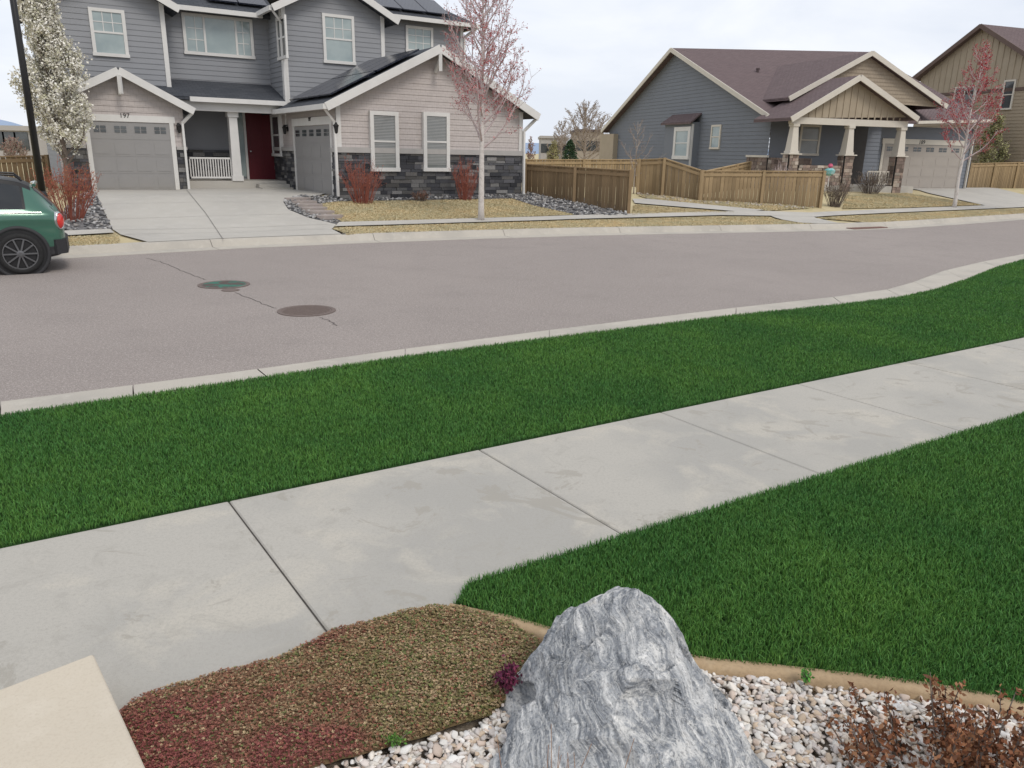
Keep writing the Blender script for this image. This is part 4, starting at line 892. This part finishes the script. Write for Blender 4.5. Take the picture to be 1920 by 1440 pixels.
dtrim(h2,m_cream,WG,gL,gR,Z2,gZ1,.14,.28)
text(h2,WG,'189',1727,267,.28,m_black,.065)
window(h2,WL,(1334,234,1352,279),m_cream,True,out=.035)
t0_,zz0=F2.fs(w2s,1307,300); t1_,zz1=F2.fs(w2s,1262,232)
g=MB(); g.box(F2,w2s-.5,w2s,t0_,t1_,Z2,zz1); g.build('bay',m_siding2,h2)
g=MB(); g.slab([F2.P(w2s-.7,t0_-.2,zz1),F2.P(w2s-.7,t1_+.2,zz1),F2.P(w2s,t1_+.1,zz1+.5),F2.P(w2s,t0_-.1,zz1+.5)],.1); g.build('bay_roof',m_roof2,h2,uv=True)
wb=(F2,'s',w2s-.5); window(h2,wb,(1264,238,1294,298),m_white,True,out=.03,fw=.22)
for q_ in (t0_,): wb1('bay_trim',m_white,h2,(F2,'t',q_),w2s-.5,w2s-.38,Z2,zz1-.1,0,.03)
t0_,_=F2.fs(w2s,1158,280); t1_,zz1=F2.fs(w2s,1134,252); g=MB(); g.box(F2,w2s-.35,w2s,t0_,t1_,Z2,zz1); g.build('side_bump',m_tan,h2)
for px,py in ((1420,140),(1478,153),(1496,135)):
    r_=ray(px,py); a=F2.P(w2s-.45,tf,zf2); n_=(F2.P(w2s-.45,ta,za2)-a).cross(F2.d); k=n_.dot(a-Vector((0,0,CAMZ)))/n_.dot(r_); p=Vector((0,0,CAMZ))+r_*k
    g=MB(); g.lathe(p-Vector((0,0,.15)),(0,0,1),[(.08,0),(.08,.4),(.1,.4),(.1,.48)],10); g.build('roof_vent',m_roof2,roof2)
spout(h2,[F2.P(gR+.7,t2G-.5,ge-.1),F2.P(gR+.6,t2G-.08,ge-.5),F2.P(gR+.6,t2G-.08,Z2)],m_cream)
# ------------------------------------------------------------------ house three (tan, far right)
F3=Fr(R(70)); s30=F3.d.dot(dp(1890,300,50).to_2d().to_3d()); W3=(F3,'s',s30)
tl,zl_=F3.fs(s30-.4,1710,147); tm,zm_=F3.fs(s30-.4,1840,45); tr_=2*tm-tl
h3=root('tan_house',F3.P(s30,tm,.6),'tall tan board and batten house at the right edge behind the red tree','house')
zmid=F3.fs(s30,1800,172)[1]
g=MB(); g.add([WP(W3,tl-.4,zmid),WP(W3,tr_+.4,zmid),WP(W3,tr_+.4,zl_),WP(W3,tm,zm_-.15),WP(W3,tl-.4,zl_)],[(0,1,2,3,4)])
q=tr_+.5
while q<tl-.4:
    zt=zm_-.2-abs(q-tm)*(zm_-zl_)/(tl-tm); wbox(g,W3,q-.035,q+.035,zmid,zt,0,.04); q+=.45
g.build('batten_wall',m_tan,h3)
g=MB(); lap(g,W3,[(tr_+.4,.5),(tl-.4,.5),(tl-.4,zmid-.2),(tr_+.4,zmid-.2)],.2,.025); lap(g,(F3,'t',tr_+.4),[(s30,.5),(s30+12,.5),(s30+12,zl_),(s30,zl_)],.2,.025); g.build('wall',ML('tan_siding',(.34,.28,.205),[(1.5,.4,.65,(.31,.255,.185),.6)],.8),h3)
m_btrim=ML('brown_trim',(.13,.09,.075),[(3,.4,.7,(.1,.07,.06),.5)],.7)
wb1('trim_board',m_btrim,h3,W3,tr_+.4,tl-.4,zmid-.2,zmid,0,.05); d=Vector((0,0,-.1)); bm1('rake_board',m_btrim,h3,F3.P(s30-.45,tl,zl_)+d,F3.P(s30-.45,tm,zm_)+d,.05,.25); bm1('rake_board',m_btrim,h3,F3.P(s30-.452,tm,zm_)+d,F3.P(s30-.452,tr_,zl_)+d,.05,.25)
g=MB(); g.slab([F3.P(s30-.45,tr_,zl_),F3.P(s30+12,tr_,zl_),F3.P(s30+12,tm,zm_),F3.P(s30-.45,tm,zm_)],.15); g.slab([F3.P(s30-.45,tl,zl_),F3.P(s30+12,tl,zl_),F3.P(s30+12,tm,zm_),F3.P(s30-.45,tm,zm_)],.15); g.build('roof',m_roof2,h3,uv=True)
window(h3,W3,(1789,162,1828,204),m_cream,False,(.5,),False,out=.05)
window(h3,W3,(1880,150,1902,205),m_cream,False,out=.05)
# ------------------------------------------------------------------ fences
def fence(label,pts,tone,group=None,bw=.14):
    P=[]
    for (x,yt,yb) in pts:
        b=G(x,yb); P.append((b,ztop(b,x,yt)-b.z))
    c0=P[0][0]; r=root('wood_fence',c0,label,'fence',group)
    for (a,ha),(b,hb) in zip(P[:-1],P[1:]):
        L=(b-a).length; n=max(1,round(L/2.4)); d=(b-a).normalized(); nrm=Vector((d.y,-d.x,0))
        if nrm.dot(a)>0: nrm=-nrm
        for k in range(n):
            A=a.lerp(b,k/n); B=a.lerp(b,(k+1)/n); g=MB(); m=max(1,int((B-A).length/bw))
            for i in range(m):
                f0,f1=i/m,(i+1)/m-.008; q0=A.lerp(B,f0); q1=A.lerp(B,f1); hh=ha+(hb-ha)*((k+f0)/n); zb0=zf(q0.x,q0.y); cc=random.uniform(.72,1.15); cm=tuple(t*cc for t in tone); jj=random.uniform(-.008,.008)
                n0=nrm*(.02+jj); n1=nrm*(.0+jj); z0=zb0-.1; z1=a.z+(b.z-a.z)*((k+f0)/n)+hh+random.uniform(-.008,.008)
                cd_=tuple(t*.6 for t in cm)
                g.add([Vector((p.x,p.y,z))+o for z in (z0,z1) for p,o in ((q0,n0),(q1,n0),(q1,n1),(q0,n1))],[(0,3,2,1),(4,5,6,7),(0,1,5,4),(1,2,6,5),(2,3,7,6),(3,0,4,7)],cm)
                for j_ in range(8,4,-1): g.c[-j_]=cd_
            g.build('board_panel',m_wood,r)
            g=MB(); hA=ha+(hb-ha)*k/n; hB=ha+(hb-ha)*(k+1)/n; zA=a.z+(b.z-a.z)*k/n; zB=a.z+(b.z-a.z)*(k+1)/n
            A_=Vector((A.x,A.y,zA+hA+.015)); B_=Vector((B.x,B.y,zB+hB+.015)); g.beam(A_,B_,.12,.035,tuple(t*1.05 for t in tone))
            A_.z-=.14; B_.z-=.14; g.beam(A_+nrm*.035,B_+nrm*.035,.03,.1,tuple(t*.95 for t in tone)); g.build('rail',m_wood,r)
        for k in range(n+1):
            A=a.lerp(b,k/n); hA=ha+(hb-ha)*k/n; zA=a.z+(b.z-a.z)*k/n; g=MB(); g.beam(Vector((A.x,A.y,zA-.2))+nrm*.05,Vector((A.x,A.y,zA+hA+.05))+nrm*.05,.1,.1,tuple(t*.92 for t in tone)); g.build('post',m_wood,r)
TW=(.37,.27,.155); TD=(.285,.2,.115)
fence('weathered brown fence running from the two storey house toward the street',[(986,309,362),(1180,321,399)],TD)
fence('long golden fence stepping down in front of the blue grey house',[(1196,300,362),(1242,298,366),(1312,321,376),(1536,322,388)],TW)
fence('far low fence section just behind the weathered brown fence',[(984,300,349),(1192,300,349)],(.38,.28,.16))
fence('short fence piece running back from the golden fence beside the bay window',[(1400,304,352),(1318,322,362)],TW)
fence('fence at the far left behind the parked car',[(-60,296,352),(95,293,350)],(.24,.17,.10))
fence('short wood fence right of the garage of the blue grey house',[(1812,307,352),(1940,304,352)],TW)
# ------------------------------------------------------------------ trees
def curve(b,t,bend,n=5,jit=.03):
    L=(t-b).length; out=[]
    for i in range(n+1):
        f=i/n; p=b.lerp(t,f)+bend*(f*(1-f)*4)*L+Vector((random.gauss(0,jit),random.gauss(0,jit),random.gauss(0,jit)))*L*(f*(1-f)*2); out.append(p)
    return out
def tree(name,label,base,H,trunk_r,h0,n1,ang,Lf,n2,n3,bark,pal,nl,lsize,group=None,shape=.7,cat='tree',twigr=.006,leaf_name='crown',leafpow=1.,tbark=None,hi=(.75,1.2)):
    r=root(name,base,label,cat,group); lean=Vector((random.gauss(0,.008),random.gauss(0,.008),0))
    tp=[base+Vector((0,0,-.05))]+[base+Vector((0,0,H*f))+lean*H*f+Vector((random.gauss(0,.004),random.gauss(0,.004),0))*H*(f>.1) for f in (.05,.2,.4,.6,.8,1)]
    rr=[trunk_r*1.25,trunk_r,trunk_r*.85,trunk_r*.62,trunk_r*.4,trunk_r*.2,.006]
    g=MB(); g.tube(tp,rr,10); g.build('trunk',tbark or bark,r,smooth=True)
    fr=[0,.05,.2,.4,.6,.8,1]; g=MB(); tips=[]
    def tat(f):
        for i in range(len(fr)-1):
            if f<=fr[i+1]: return tp[i].lerp(tp[i+1],(f-fr[i])/(fr[i+1]-fr[i]))
        return tp[-1]
    for i in range(n1):
        f=h0+(.96-h0)*(i+random.random()*.8)/n1; az=i*2.39996+random.gauss(0,.3); b=tat(f)
        rel=(f-h0)/(1-h0); L=H*Lf*((1-rel)**shape*.9+.12)*random.uniform(.8,1.15); an=ang*(1-.35*rel)*random.uniform(.8,1.2)
        d=Vector((math.cos(az)*math.sin(an),math.sin(az)*math.sin(an),math.cos(an))); t=b+d*L; bend=Vector((math.cos(az),math.sin(az),-.4))*.09
        pts=curve(b,t,bend); r0=trunk_r*.32*(1-.6*rel)+.004; g.tube(pts,[r0*(1-.8*k/5)+.002 for k in range(6)],5); tips.append((pts,L*.4))
        for j in range(n2):
            f2=.2+.8*(j+random.random())/n2; kk=min(4,int(f2*5)); q=pts[kk].lerp(pts[kk+1],f2*5-kk); L2=L*random.uniform(.22,.42)*(1.15-f2*.6)
            d2=(d+Vector((random.gauss(0,.55),random.gauss(0,.55),random.gauss(.12,.35)))).normalized(); t2=q+d2*L2; p2=curve(q,t2,Vector((0,0,-.06)),3); g.tube(p2,[twigr*1.3,twigr,twigr*.8,twigr*.5],4); tips.append((p2,L2))
            for k in range(n3):
                q3=p2[1].lerp(p2[3],random.random()); d3=(d2+Vector((random.gauss(0,.6),random.gauss(0,.6),random.gauss(.1,.4)))).normalized(); L3=L2*random.uniform(.3,.6); p3=[q3,q3+d3*L3*.5+Vector((0,0,.01)),q3+d3*L3]; g.tube(p3,[twigr*.8,twigr*.6,twigr*.35],3); tips.append((p3,L3))
    g.build('branches',bark,r)
    if nl:
        wts=np.array([max(.02,L) for pts,L in tips])
        if leafpow!=1: wts=wts*np.array([math.exp(-(leafpow)*(p[0].z-base.z)/H) for p,L in tips])
        wts/=wts.sum(); idx=rng.choice(len(tips),nl,p=wts); pos=[]
        for i in idx:
            p=tips[i][0]; f=random.random()**.7*(len(p)-1); k=min(len(p)-2,int(f)); q=p[k].lerp(p[k+1],f-k); pos.append((q.x+random.gauss(0,lsize*.6),q.y+random.gauss(0,lsize*.6),q.z+random.gauss(0,lsize*.6)))
        leafmesh(leaf_name,np.array(pos),rng.uniform(.6,1.3,nl)*lsize,pick(pal,nl,*hi),m_leaf,r,.75)
    return r
PK=[(.42,.10,.11),(.52,.17,.17),(.33,.06,.075),(.58,.28,.27)]
tree('maple_tree','white trunked budding tree on the straw lawn before the two storey house',G(902,413),7.6,.085,.25,46,R(33),.27,10,6,m_barkp,PK,8200,.04,leafpow=2.0,tbark=m_bark)
RDT=[(.40,.05,.065),(.50,.10,.10),(.31,.035,.05)]
tree('maple_tree','red budding tree with pale trunk before the blue grey house',G(1789,389),6.3,.08,.28,30,R(38),.31,9,5,m_barkp,RDT,6500,.052,tbark=m_bark)
tree('maple_tree','red leafed tree reaching into the right edge of the frame',G(1985,408),6.8,.08,.22,30,R(44),.37,9,5,m_barkp,RDT,6500,.055,tbark=m_bark)
tree('pear_tree','white blossoming narrow tree at the left corner of the garage',G(130,362),5.6,.08,.13,48,R(28),.29,10,6,m_barkd,[(.80,.77,.69),(.74,.71,.62),(.84,.82,.76),(.58,.57,.42)],27000,.068,shape=.6,hi=(.86,1.08))
tree('bare_tree','small leafless sapling behind the golden fence by the gable wall',G(1188,362),2.6,.025,.22,14,R(50),.42,6,3,m_barkt,[(.26,.14,.12)],150,.03,twigr=.004)
def bgtree(label,px,pyb,pyt,Y,wpx,n1,bark,pal,nl,ls,name='bare_tree',tw=.022):
    b=dp(px,pyb,Y); b.z=.3; H=dp(px,pyt,Y).z-.3; tree(name,label,b,H,.18*H/8,.12,n1,R(45),wpx/1440*Y/H*.75,9,6,bark,pal,nl,ls,twigr=tw)
bgtree('big leafless tree in the distance between the two houses',1096,290,202,75,92,46,m_barkt,[(.33,.27,.22)],1500,.09,tw=.016)
bgtree('lower leafless tree in the distance left of the big one',1052,290,228,80,48,30,m_barkt,[(.33,.27,.22)],600,.09,tw=.018)
bgtree('pale olive willow between distant buildings',1038,292,266,70,22,24,m_barkt,[(.36,.33,.17),(.31,.29,.15)],2000,.12,'willow_tree')
bgtree('olive green tree behind the garage of the blue grey house',1852,320,215,50,48,28,m_barkt,[(.32,.31,.15),(.36,.34,.18),(.25,.26,.12)],5000,.11,'leafing_tree')
bgtree('reddish leafless tree beyond the fence right of the two storey house',994,292,256,60,22,20,m_barkt,[(.28,.14,.12)],600,.09)
bgtree('leafless tree at the far left behind the fence',30,300,262,50,40,26,m_barkt,[(.28,.16,.13)],700,.1)
b=dp(1068,298,62); b.z=.4; r=root('evergreen_shrub',b,'small dark evergreen by the distant fence','tree'); H=dp(1068,266,62).z-.4
g=MB(); g.tube([b,b+Vector((0,0,H*.9))],[.1,.02],6); g.build('trunk',m_barkd,r); n=2200; hh=rng.random(n)**.9; rad=.72*(1-hh**2)**.7*np.sqrt(rng.uniform(.2,1,n)); a=rng.uniform(0,6.28,n)
leafmesh('crown',np.stack([b.x+np.cos(a)*rad,b.y+np.sin(a)*rad,b.z+.1+hh*H],1),rng.uniform(.1,.2,n),pick([(.04,.08,.04),(.055,.10,.045),(.03,.06,.03)],n),m_leaf,r,.5)
def shrub(label,base,h,w,n,bark,pal,nl,ls,stem=.008,name='red_twig_shrub'):
    r=root(name,base,label,'shrub'); g=MB(); pos=[]
    for k in range(n):
        a=random.uniform(0,6.28); rr=math.sqrt(random.random())*w; b=base+Vector((math.cos(a)*rr*.35,math.sin(a)*rr*.35,-.05)); t=base+Vector((math.cos(a)*rr,math.sin(a)*rr,h*random.uniform(.6,1)*(1-.25*(rr/w)**2)))
        p=curve(b,t,Vector((0,0,.05)),3,.05); g.tube(p,[stem,stem*.9,stem*.7,stem*.4],4)
        for j in range(3):
            q=p[1].lerp(p[3],random.random()); e=q+Vector((random.gauss(0,.1),random.gauss(0,.1),random.uniform(.08,.25)))*h*.7; g.tube([q,e],[stem*.6,stem*.3],3); pos+= [q.lerp(e,random.random()) for _ in range(4)]
        pos+=[p[1].lerp(p[3],random.random()) for _ in range(5)]
    g.build('stems',bark,r)
    if nl:
        P=np.array([tuple(pos[i]) for i in rng.integers(0,len(pos),nl)])+rng.normal(0,ls*.6,(nl,3)); leafmesh('leaves',P,rng.uniform(.6,1.3,nl)*ls,pick(pal,nl),m_leaf,r,.5,.4)
RD=[(.34,.095,.065),(.26,.075,.055),(.40,.15,.095),(.2,.085,.055)]
def front(px,d): s_=F1.ft(tR-d,px,350)[0]; p=F1.P(s_,tR-d,0); p.z=zf(p.x,p.y); return p
shrub('red stemmed shrub left of the nearer wing window',front(680,.8),1.45,.72,75,m_barkr,RD,900,.036,.007)
shrub('red stemmed shrub behind the white trunked tree',front(872,.75),1.45,.55,60,m_barkr,RD,650,.036,.007)
shrub('large orange red shrub beside the lamp post and driveway',G(130,412),1.4,.78,95,m_barkr,[(.42,.14,.065),(.35,.10,.055),(.28,.11,.055),(.22,.14,.06)],1500,.042,.007)
shrub('tiny reddish shrub under the wing windows',front(788,.7),.35,.35,40,m_barkd,[(.24,.11,.075),(.3,.17,.11)],500,.04)
shrub('grey twiggy shrub at the end of the golden fence',G(1564,386),1.1,.6,80,m_barkd,[(.19,.14,.11),(.24,.19,.13)],700,.05,name='twiggy_shrub')
shrub('brown twiggy shrub in front of the porch railing',G(1632,362),1.1,.9,90,m_barkd,[(.2,.14,.11),(.24,.19,.13)],900,.05,name='twiggy_shrub')
shrub('pale dry grass clump before the stone wall of the porch',F2.P(F2.ft(t2P-.7,1470,300)[0],t2P-.7,.57),1.3,.5,60,m_barkp,[(.36,.25,.18)],200,.05,name='dry_grass_clump')
# ------------------------------------------------------------------ distance
def block(label,x0,x1,yt,Y,mat,n,name='distant_building'):
    a=dp(x0,yt,Y); b=dp(x1,yt,Y); r=root(name,Vector(((a.x+b.x)/2,Y,.3)),label,'building'); fr=Fr(R(90)); g=MB(); g.box(fr,a.x,b.x,Y,Y+12,.2,a.z); g.build('wall',mat,r)
    g=MB(); g.box(fr,a.x-.2,b.x+.2,Y-.2,Y+12.2,a.z,a.z+.35); g.build('roof',m_roof2 if mat is m_bldg else m_bldgl,r)
    for i in range(n):
        g=MB(); q=a.x+(b.x-a.x)*(i+.5)/n; g.box(fr,q-.5,q+.5,Y-.05,Y+.1,a.z*.5,a.z*.5+1.3); g.build('window',m_glassd,r)
block('distant brown flat roofed building behind the big leafless tree',1082,1132,247,110,m_bldg,4)
block('distant pale building left of the brown one',1015,1062,259,120,m_bldgl,4)
block('distant beige building at the far left above the fence',-60,48,243,60,m_bldgl,5)
g=MB(); xs=[-900,-600,-420,-300,-200,-120,-60,0,22,45,80,140,250,400,700,1100,1600,2400]; yy=[205,228,210,224,205,226,216,224,229,236,240,236,238,250,262,270,285,300]
T=[dp(x,y,6000) for x,y in zip(xs,yy)]; n=len(T); g.add(T+[Vector((p.x,p.y-300,-5)) for p in T],[(i,i+1,n+i+1,n+i) for i in range(n-1)]); tag(g.build('hills',m_hill,smooth=True),kind='structure')
# ------------------------------------------------------------------ lamp post
b=G(93,452); r=root('street_lamp',b,'tall black street lamp post rising behind the parked green car','street lamp')
g=MB(); g.lathe(b,(0,0,1),[(.2,-.05),(.2,.12),(.14,.2),(.09,.9),(.07,1.0)],16); g.build('base',m_black,r,True)
g=MB(); g.tube([b+Vector((0,0,.9)),b+Vector((0,0,3.5)),b+Vector((0,0,7.2))],[.069,.061,.05],14); g.build('pole',m_black,r,True)
g=MB(); g.lathe(b+Vector((0,0,7.15)),(0,0,1),[(.06,0),(.25,.12),(.28,.3),(.2,.45),(.05,.55)],16); g.build('lamp_head',m_black,r,True)
# ------------------------------------------------------------------ car
tc=15.85; zr=-.12; hw=.9
ws,_=F1.ft(tc-hw,40,468); s0=ws+.66
cr_=root('parked_car',F1.P(s0-2,tc,zr),'dark green hatchback parked at the left edge by the far curb','car')
def CP(x,y,z): return F1.P(s0-x,tc+y,zr+z)
ST=[(0,.40,.62,.78,.66,.86,.50),(.04,.33,.76,.90,.76,1.0,.60),(.14,.27,.86,.96,.85,1.14,.60),(.40,.23,.89,.985,.885,1.40,.57),(.75,.2,.90,.99,.895,1.51,.57),(1.4,.2,.90,.98,.895,1.55,.58),(2.2,.2,.90,.97,.895,1.52,.57),(2.65,.2,.90,.96,.89,1.38,.57),(3.1,.2,.89,.95,.87,1.06,.62),(3.5,.2,.88,.93,.85,.99,.62),(3.9,.23,.84,.86,.79,.91,.58),(4.08,.32,.72,.74,.66,.78,.48)]
def ring(i):
    x,zb,wl,zs,wsd,zt,wt=ST[i]; return [(x,0,zb),(x,wl*.9,zb),(x,wl,zb+.14),(x,wsd+.012,zs-.24),(x,wsd*.98,zs),(x,wt,zt-.085),(x,wt*.8,zt-.01),(x,0,zt+.02)]
RG=[[Vector(p) for p in ring(i)] for i in range(len(ST))]
def crm(p0,p1,p2,p3,t): return .5*((2*p1)+(p2-p0)*t+(2*p0-5*p1+4*p2-p3)*t*t+(3*p1-p0-3*p2+p3)*t**3)
def surf(i,k):
    def row(ii):
        k0=min(int(k),6); t=k-k0; Rr=RG[ii]; return crm(Rr[max(k0-1,0)],Rr[k0],Rr[k0+1],Rr[min(k0+2,7)],t)
    i0=min(int(i),len(ST)-2); t=i-i0; n=len(ST)-1
    return crm(row(max(i0-1,0)),row(i0),row(i0+1),row(min(i0+2,n)),t)
sub=8; NI=(len(ST)-1)*sub; NK=7*sub
parts={}
for sgn in (-1,1):
    for i in range(NI):
        for k in range(NK):
            ki=(k+.5)/sub
            q=[surf(a/sub,b/sub) for a,b in ((i,k),(i+1,k),(i+1,k+1),(i,k+1))]; x=(q[0].x+q[1].x)/2
            nm='body'
            if 4.08<ki<4.95 and .55<x<2.78 and not (1.24<x<1.34) : nm='side_window_%d'%sgn if x<1.25 else 'door_window_%d'%sgn
            elif 4.08<ki<4.95 and (.5<x<2.85): nm='pillar_%d_%d'%(sgn,0 if x<.8 else (1 if x<2 else 2))
            elif 4.95<=ki and .40<x<2.35: nm='roof'
            elif ki>5.2 and .12<x<=.38: nm='rear_window'
            elif ki>5.2 and 2.5<x<3.05: nm='windscreen'
            elif ki<2.1: nm='sill'
            parts.setdefault(nm,MB()).add([CP(p.x,sgn*p.y,p.z) for p in q],[(0,1,2,3)])
for nm in parts:
    real='pillar' if nm.startswith('pillar') else ('window' if 'window_' in nm else nm)
    mt={'body':m_carg,'roof':m_black,'pillar':m_black,'sill':m_plastic}.get(real,m_carw)
    o=parts[nm].build(real,mt,cr_,smooth=True); bm=bmesh.new(); bm.from_mesh(o.data); bmesh.ops.remove_doubles(bm,verts=bm.verts[:],dist=.0005); bmesh.ops.recalc_face_normals(bm,faces=bm.faces[:]); bm.to_mesh(o.data); bm.free()
def oval(mb,c,ax,ry,rz,prof,n=24):
    x=ax.cross(Vector((0,0,1))).normalized(); vs=[]
    for f,h in prof: vs+=[c+ax*h+x*math.cos(2*math.pi*k/n)*ry*f+Vector((0,0,1))*math.sin(2*math.pi*k/n)*rz*f for k in range(n)]
    mb.add(vs,[(i*n+k,i*n+(k+1)%n,(i+1)*n+(k+1)%n,(i+1)*n+k) for i in range(len(prof)-1) for k in range(n)]+[tuple((len(prof)-1)*n+k for k in range(n))])
for x in (.68,3.25):
    for sg in (-1,1):
        ax=F1.n*sg; c=CP(x,sg*.715,.335)
        g=MB(); g.lathe(CP(x,sg*.9,.345),ax,[(.435,-.05),(.435,.016),(.405,.026),(.375,.02),(.37,-.02)],40); 
        g.f=g.f[:-2]; g.build('wheel_arch',m_plastic,cr_,True)
        g=MB(); g.lathe(CP(x,sg*.9,.345),ax,[(.372,-.03),(.372,.012)],40); g.build('arch_liner',m_black,cr_)
        g=MB(); g.lathe(c,ax,[(.21,.03),(.29,.05),(.325,.08),(.335,.17),(.325,.225),(.295,.242),(.25,.242),(.24,.21),(.235,.06)],40); wh=g.build('wheel',m_rubber,cr_,True)
        g=MB(); g.lathe(c,ax,[(.247,.225),(.252,.243),(.236,.243),(.228,.20)],40); g.f=g.f[:-2]
        for k in range(10):
            a=2*math.pi*k/10; dv=F1.d*math.cos(a)+Vector((0,0,math.sin(a))); g.beam(c+ax*.24+dv*.03,c+ax*.236+dv*.238,.024,.026,None,ax)
        g.lathe(c,ax,[(.055,.20),(.055,.254),(.03,.26)],16); rm=g.build('rim',m_rim,wh)
        g=MB(); g.lathe(c,ax,[(.225,.10),(.225,.215),(.02,.215)],30); g.build('hub_well',m_black,wh)
for sg in (-1,1):
    u_=CP(.075,sg*.78,.84); axx=(F1.n*sg*.62+F1.d*.7).normalized()
    g=MB(); oval(g,u_,axx,.095,.145,[(1,-.08),(1,.03),(.9,.05),(.86,.03)]); tl_=g.build('tail_light_surround',m_chrome,cr_,True)
    g=MB(); oval(g,u_,axx,.08,.13,[(1,-.03),(1,.035),(.8,.06),(.4,.07)]); g.build('tail_light',m_tail,tl_,True)
    g=MB(); pts=[CP(x,sg*.892,.985) for x in (.3,.6,1.0,1.6,2.2,2.8)]; g.tube(pts,.008,6); g.build('chrome_strip',m_chrome,cr_)
    g=MB(); g.tube([CP(.5,sg*.52,1.47),CP(.6,sg*.53,1.56),CP(1.4,sg*.54,1.60),CP(2.1,sg*.53,1.57),CP(2.2,sg*.52,1.50)],.018,6); g.build('roof_rail',m_black,cr_)
    g=MB(); g.tube([CP(1.55,sg*.915,.86),CP(1.75,sg*.92,.86)],.014,6); g.build('door_handle',m_chrome,cr_)
    g=MB(); oval(g,CP(4.0,sg*.6,.74),-F1.d,.11,.11,[(1,-.05),(1,.05),(.6,.08)]); g.build('headlight',m_glassp,cr_,True)
g=MB(); pts=[CP(.18,-.885,.42),CP(.03,-.74,.42),CP(-.03,0,.42),CP(.03,.74,.42),CP(.18,.885,.42)]
for a,b in zip(pts[:-1],pts[1:]): g.beam(a,b,.08,.24)
g.build('bumper',m_plastic,cr_)
g=MB(); g.tube([CP(.34,-.5,1.40),CP(.30,0,1.43),CP(.34,.5,1.40)],.028,8); g.build('spoiler',m_carg,cr_)
# ------------------------------------------------------------------ wheelie bin, ornament
b=G(1808,351); r=root('wheelie_bin',b,'dark grey wheelie bin beside the tan garage door','bin'); g=MB(); sqcol(g,b,F2,[(.05,.24),(.9,.31)]); g.build('body',m_plastic,r)
g=MB(); sqcol(g,b+Vector((0,0,.9)),F2,[(0,.34),(.05,.34),(.1,.25)]); g.build('lid',m_plastic,r)
for sg in (-1,1): g=MB(); g.lathe(b+F2.d*sg*.25+F2.n*.22+Vector((0,0,.12)),F2.d*sg,[(.12,0),(.12,.06)],14); g.build('wheel',m_rubber,r)
s_=F2.ft(t2P-.9,1556,320)[0]; b=F2.P(s_,t2P-.9,F2.ft(t2P-.9,1556,330)[1]); zg=.57; g=MB(); r=root('garden_ornament',Vector((b.x,b.y,zg)),'small turquoise and pink garden ornament near the porch columns','ornament'); g.tube([Vector((b.x,b.y,zg)),b+Vector((0,0,.02))],[.02,.02],6); g.build('stake',m_white,r)
g=MB(); g.lathe(b,(0,0,1),[(.05,0),(.2,.1),(.24,.25),(.12,.34)],12); g.build('bowl',ML('turquoise',(.1,.45,.45),[(9,.4,.6,(.6,.6,.6),.5)],.5),r); g=MB(); g.lathe(b+Vector((0,0,.34)),(0,0,1),[(.04,0),(.11,.08),(.08,.18),(.01,.2)],10); g.build('topper',ML('pink_paint',(.6,.12,.2),[(9,.4,.6,(.5,.1,.18),.5)],.5),r)
# ------------------------------------------------------------------ light
w=bpy.data.worlds.new('World'); scene.world=w; w.use_nodes=True; nt=w.node_tree; bg=nt.nodes['Background']
sky=nt.nodes.new('ShaderNodeTexSky'); sky.sky_type='NISHITA'; sky.sun_disc=False; sky.sun_elevation=R(48); sky.sun_rotation=R(140)
tc_n=nt.nodes.new('ShaderNodeTexCoord'); mp=nt.nodes.new('ShaderNodeMapping'); mp.inputs['Scale'].default_value=(1,1,3.2); nt.links.new(tc_n.outputs['Generated'],mp.inputs[0])
f=_noise(nt,mp.outputs[0],2.2,6,.55,.4); cl=_mix(nt,(6.25,6.6,7.35),(8.0,8.1,8.35),_rng(nt,f,.38,.64)); 
c=_mix(nt,sky.outputs[0],cl,.92); nt.links.new(c,bg.inputs[0]); bg.inputs[1].default_value=.132
sd=bpy.data.lights.new('sun','SUN'); sd.energy=1.5; sd.angle=R(20); sd.color=(1,.935,.85); so=bpy.data.objects.new('sun',sd); col.objects.link(so)
el,az=R(48),R(140)
so.rotation_euler=Vector((-math.sin(az)*math.cos(el),-math.cos(az)*math.cos(el),-math.sin(el))).to_track_quat('-Z','Y').to_euler()
scene.view_settings.view_transform='Standard'; scene.view_settings.look='None'; scene.view_settings.exposure=0
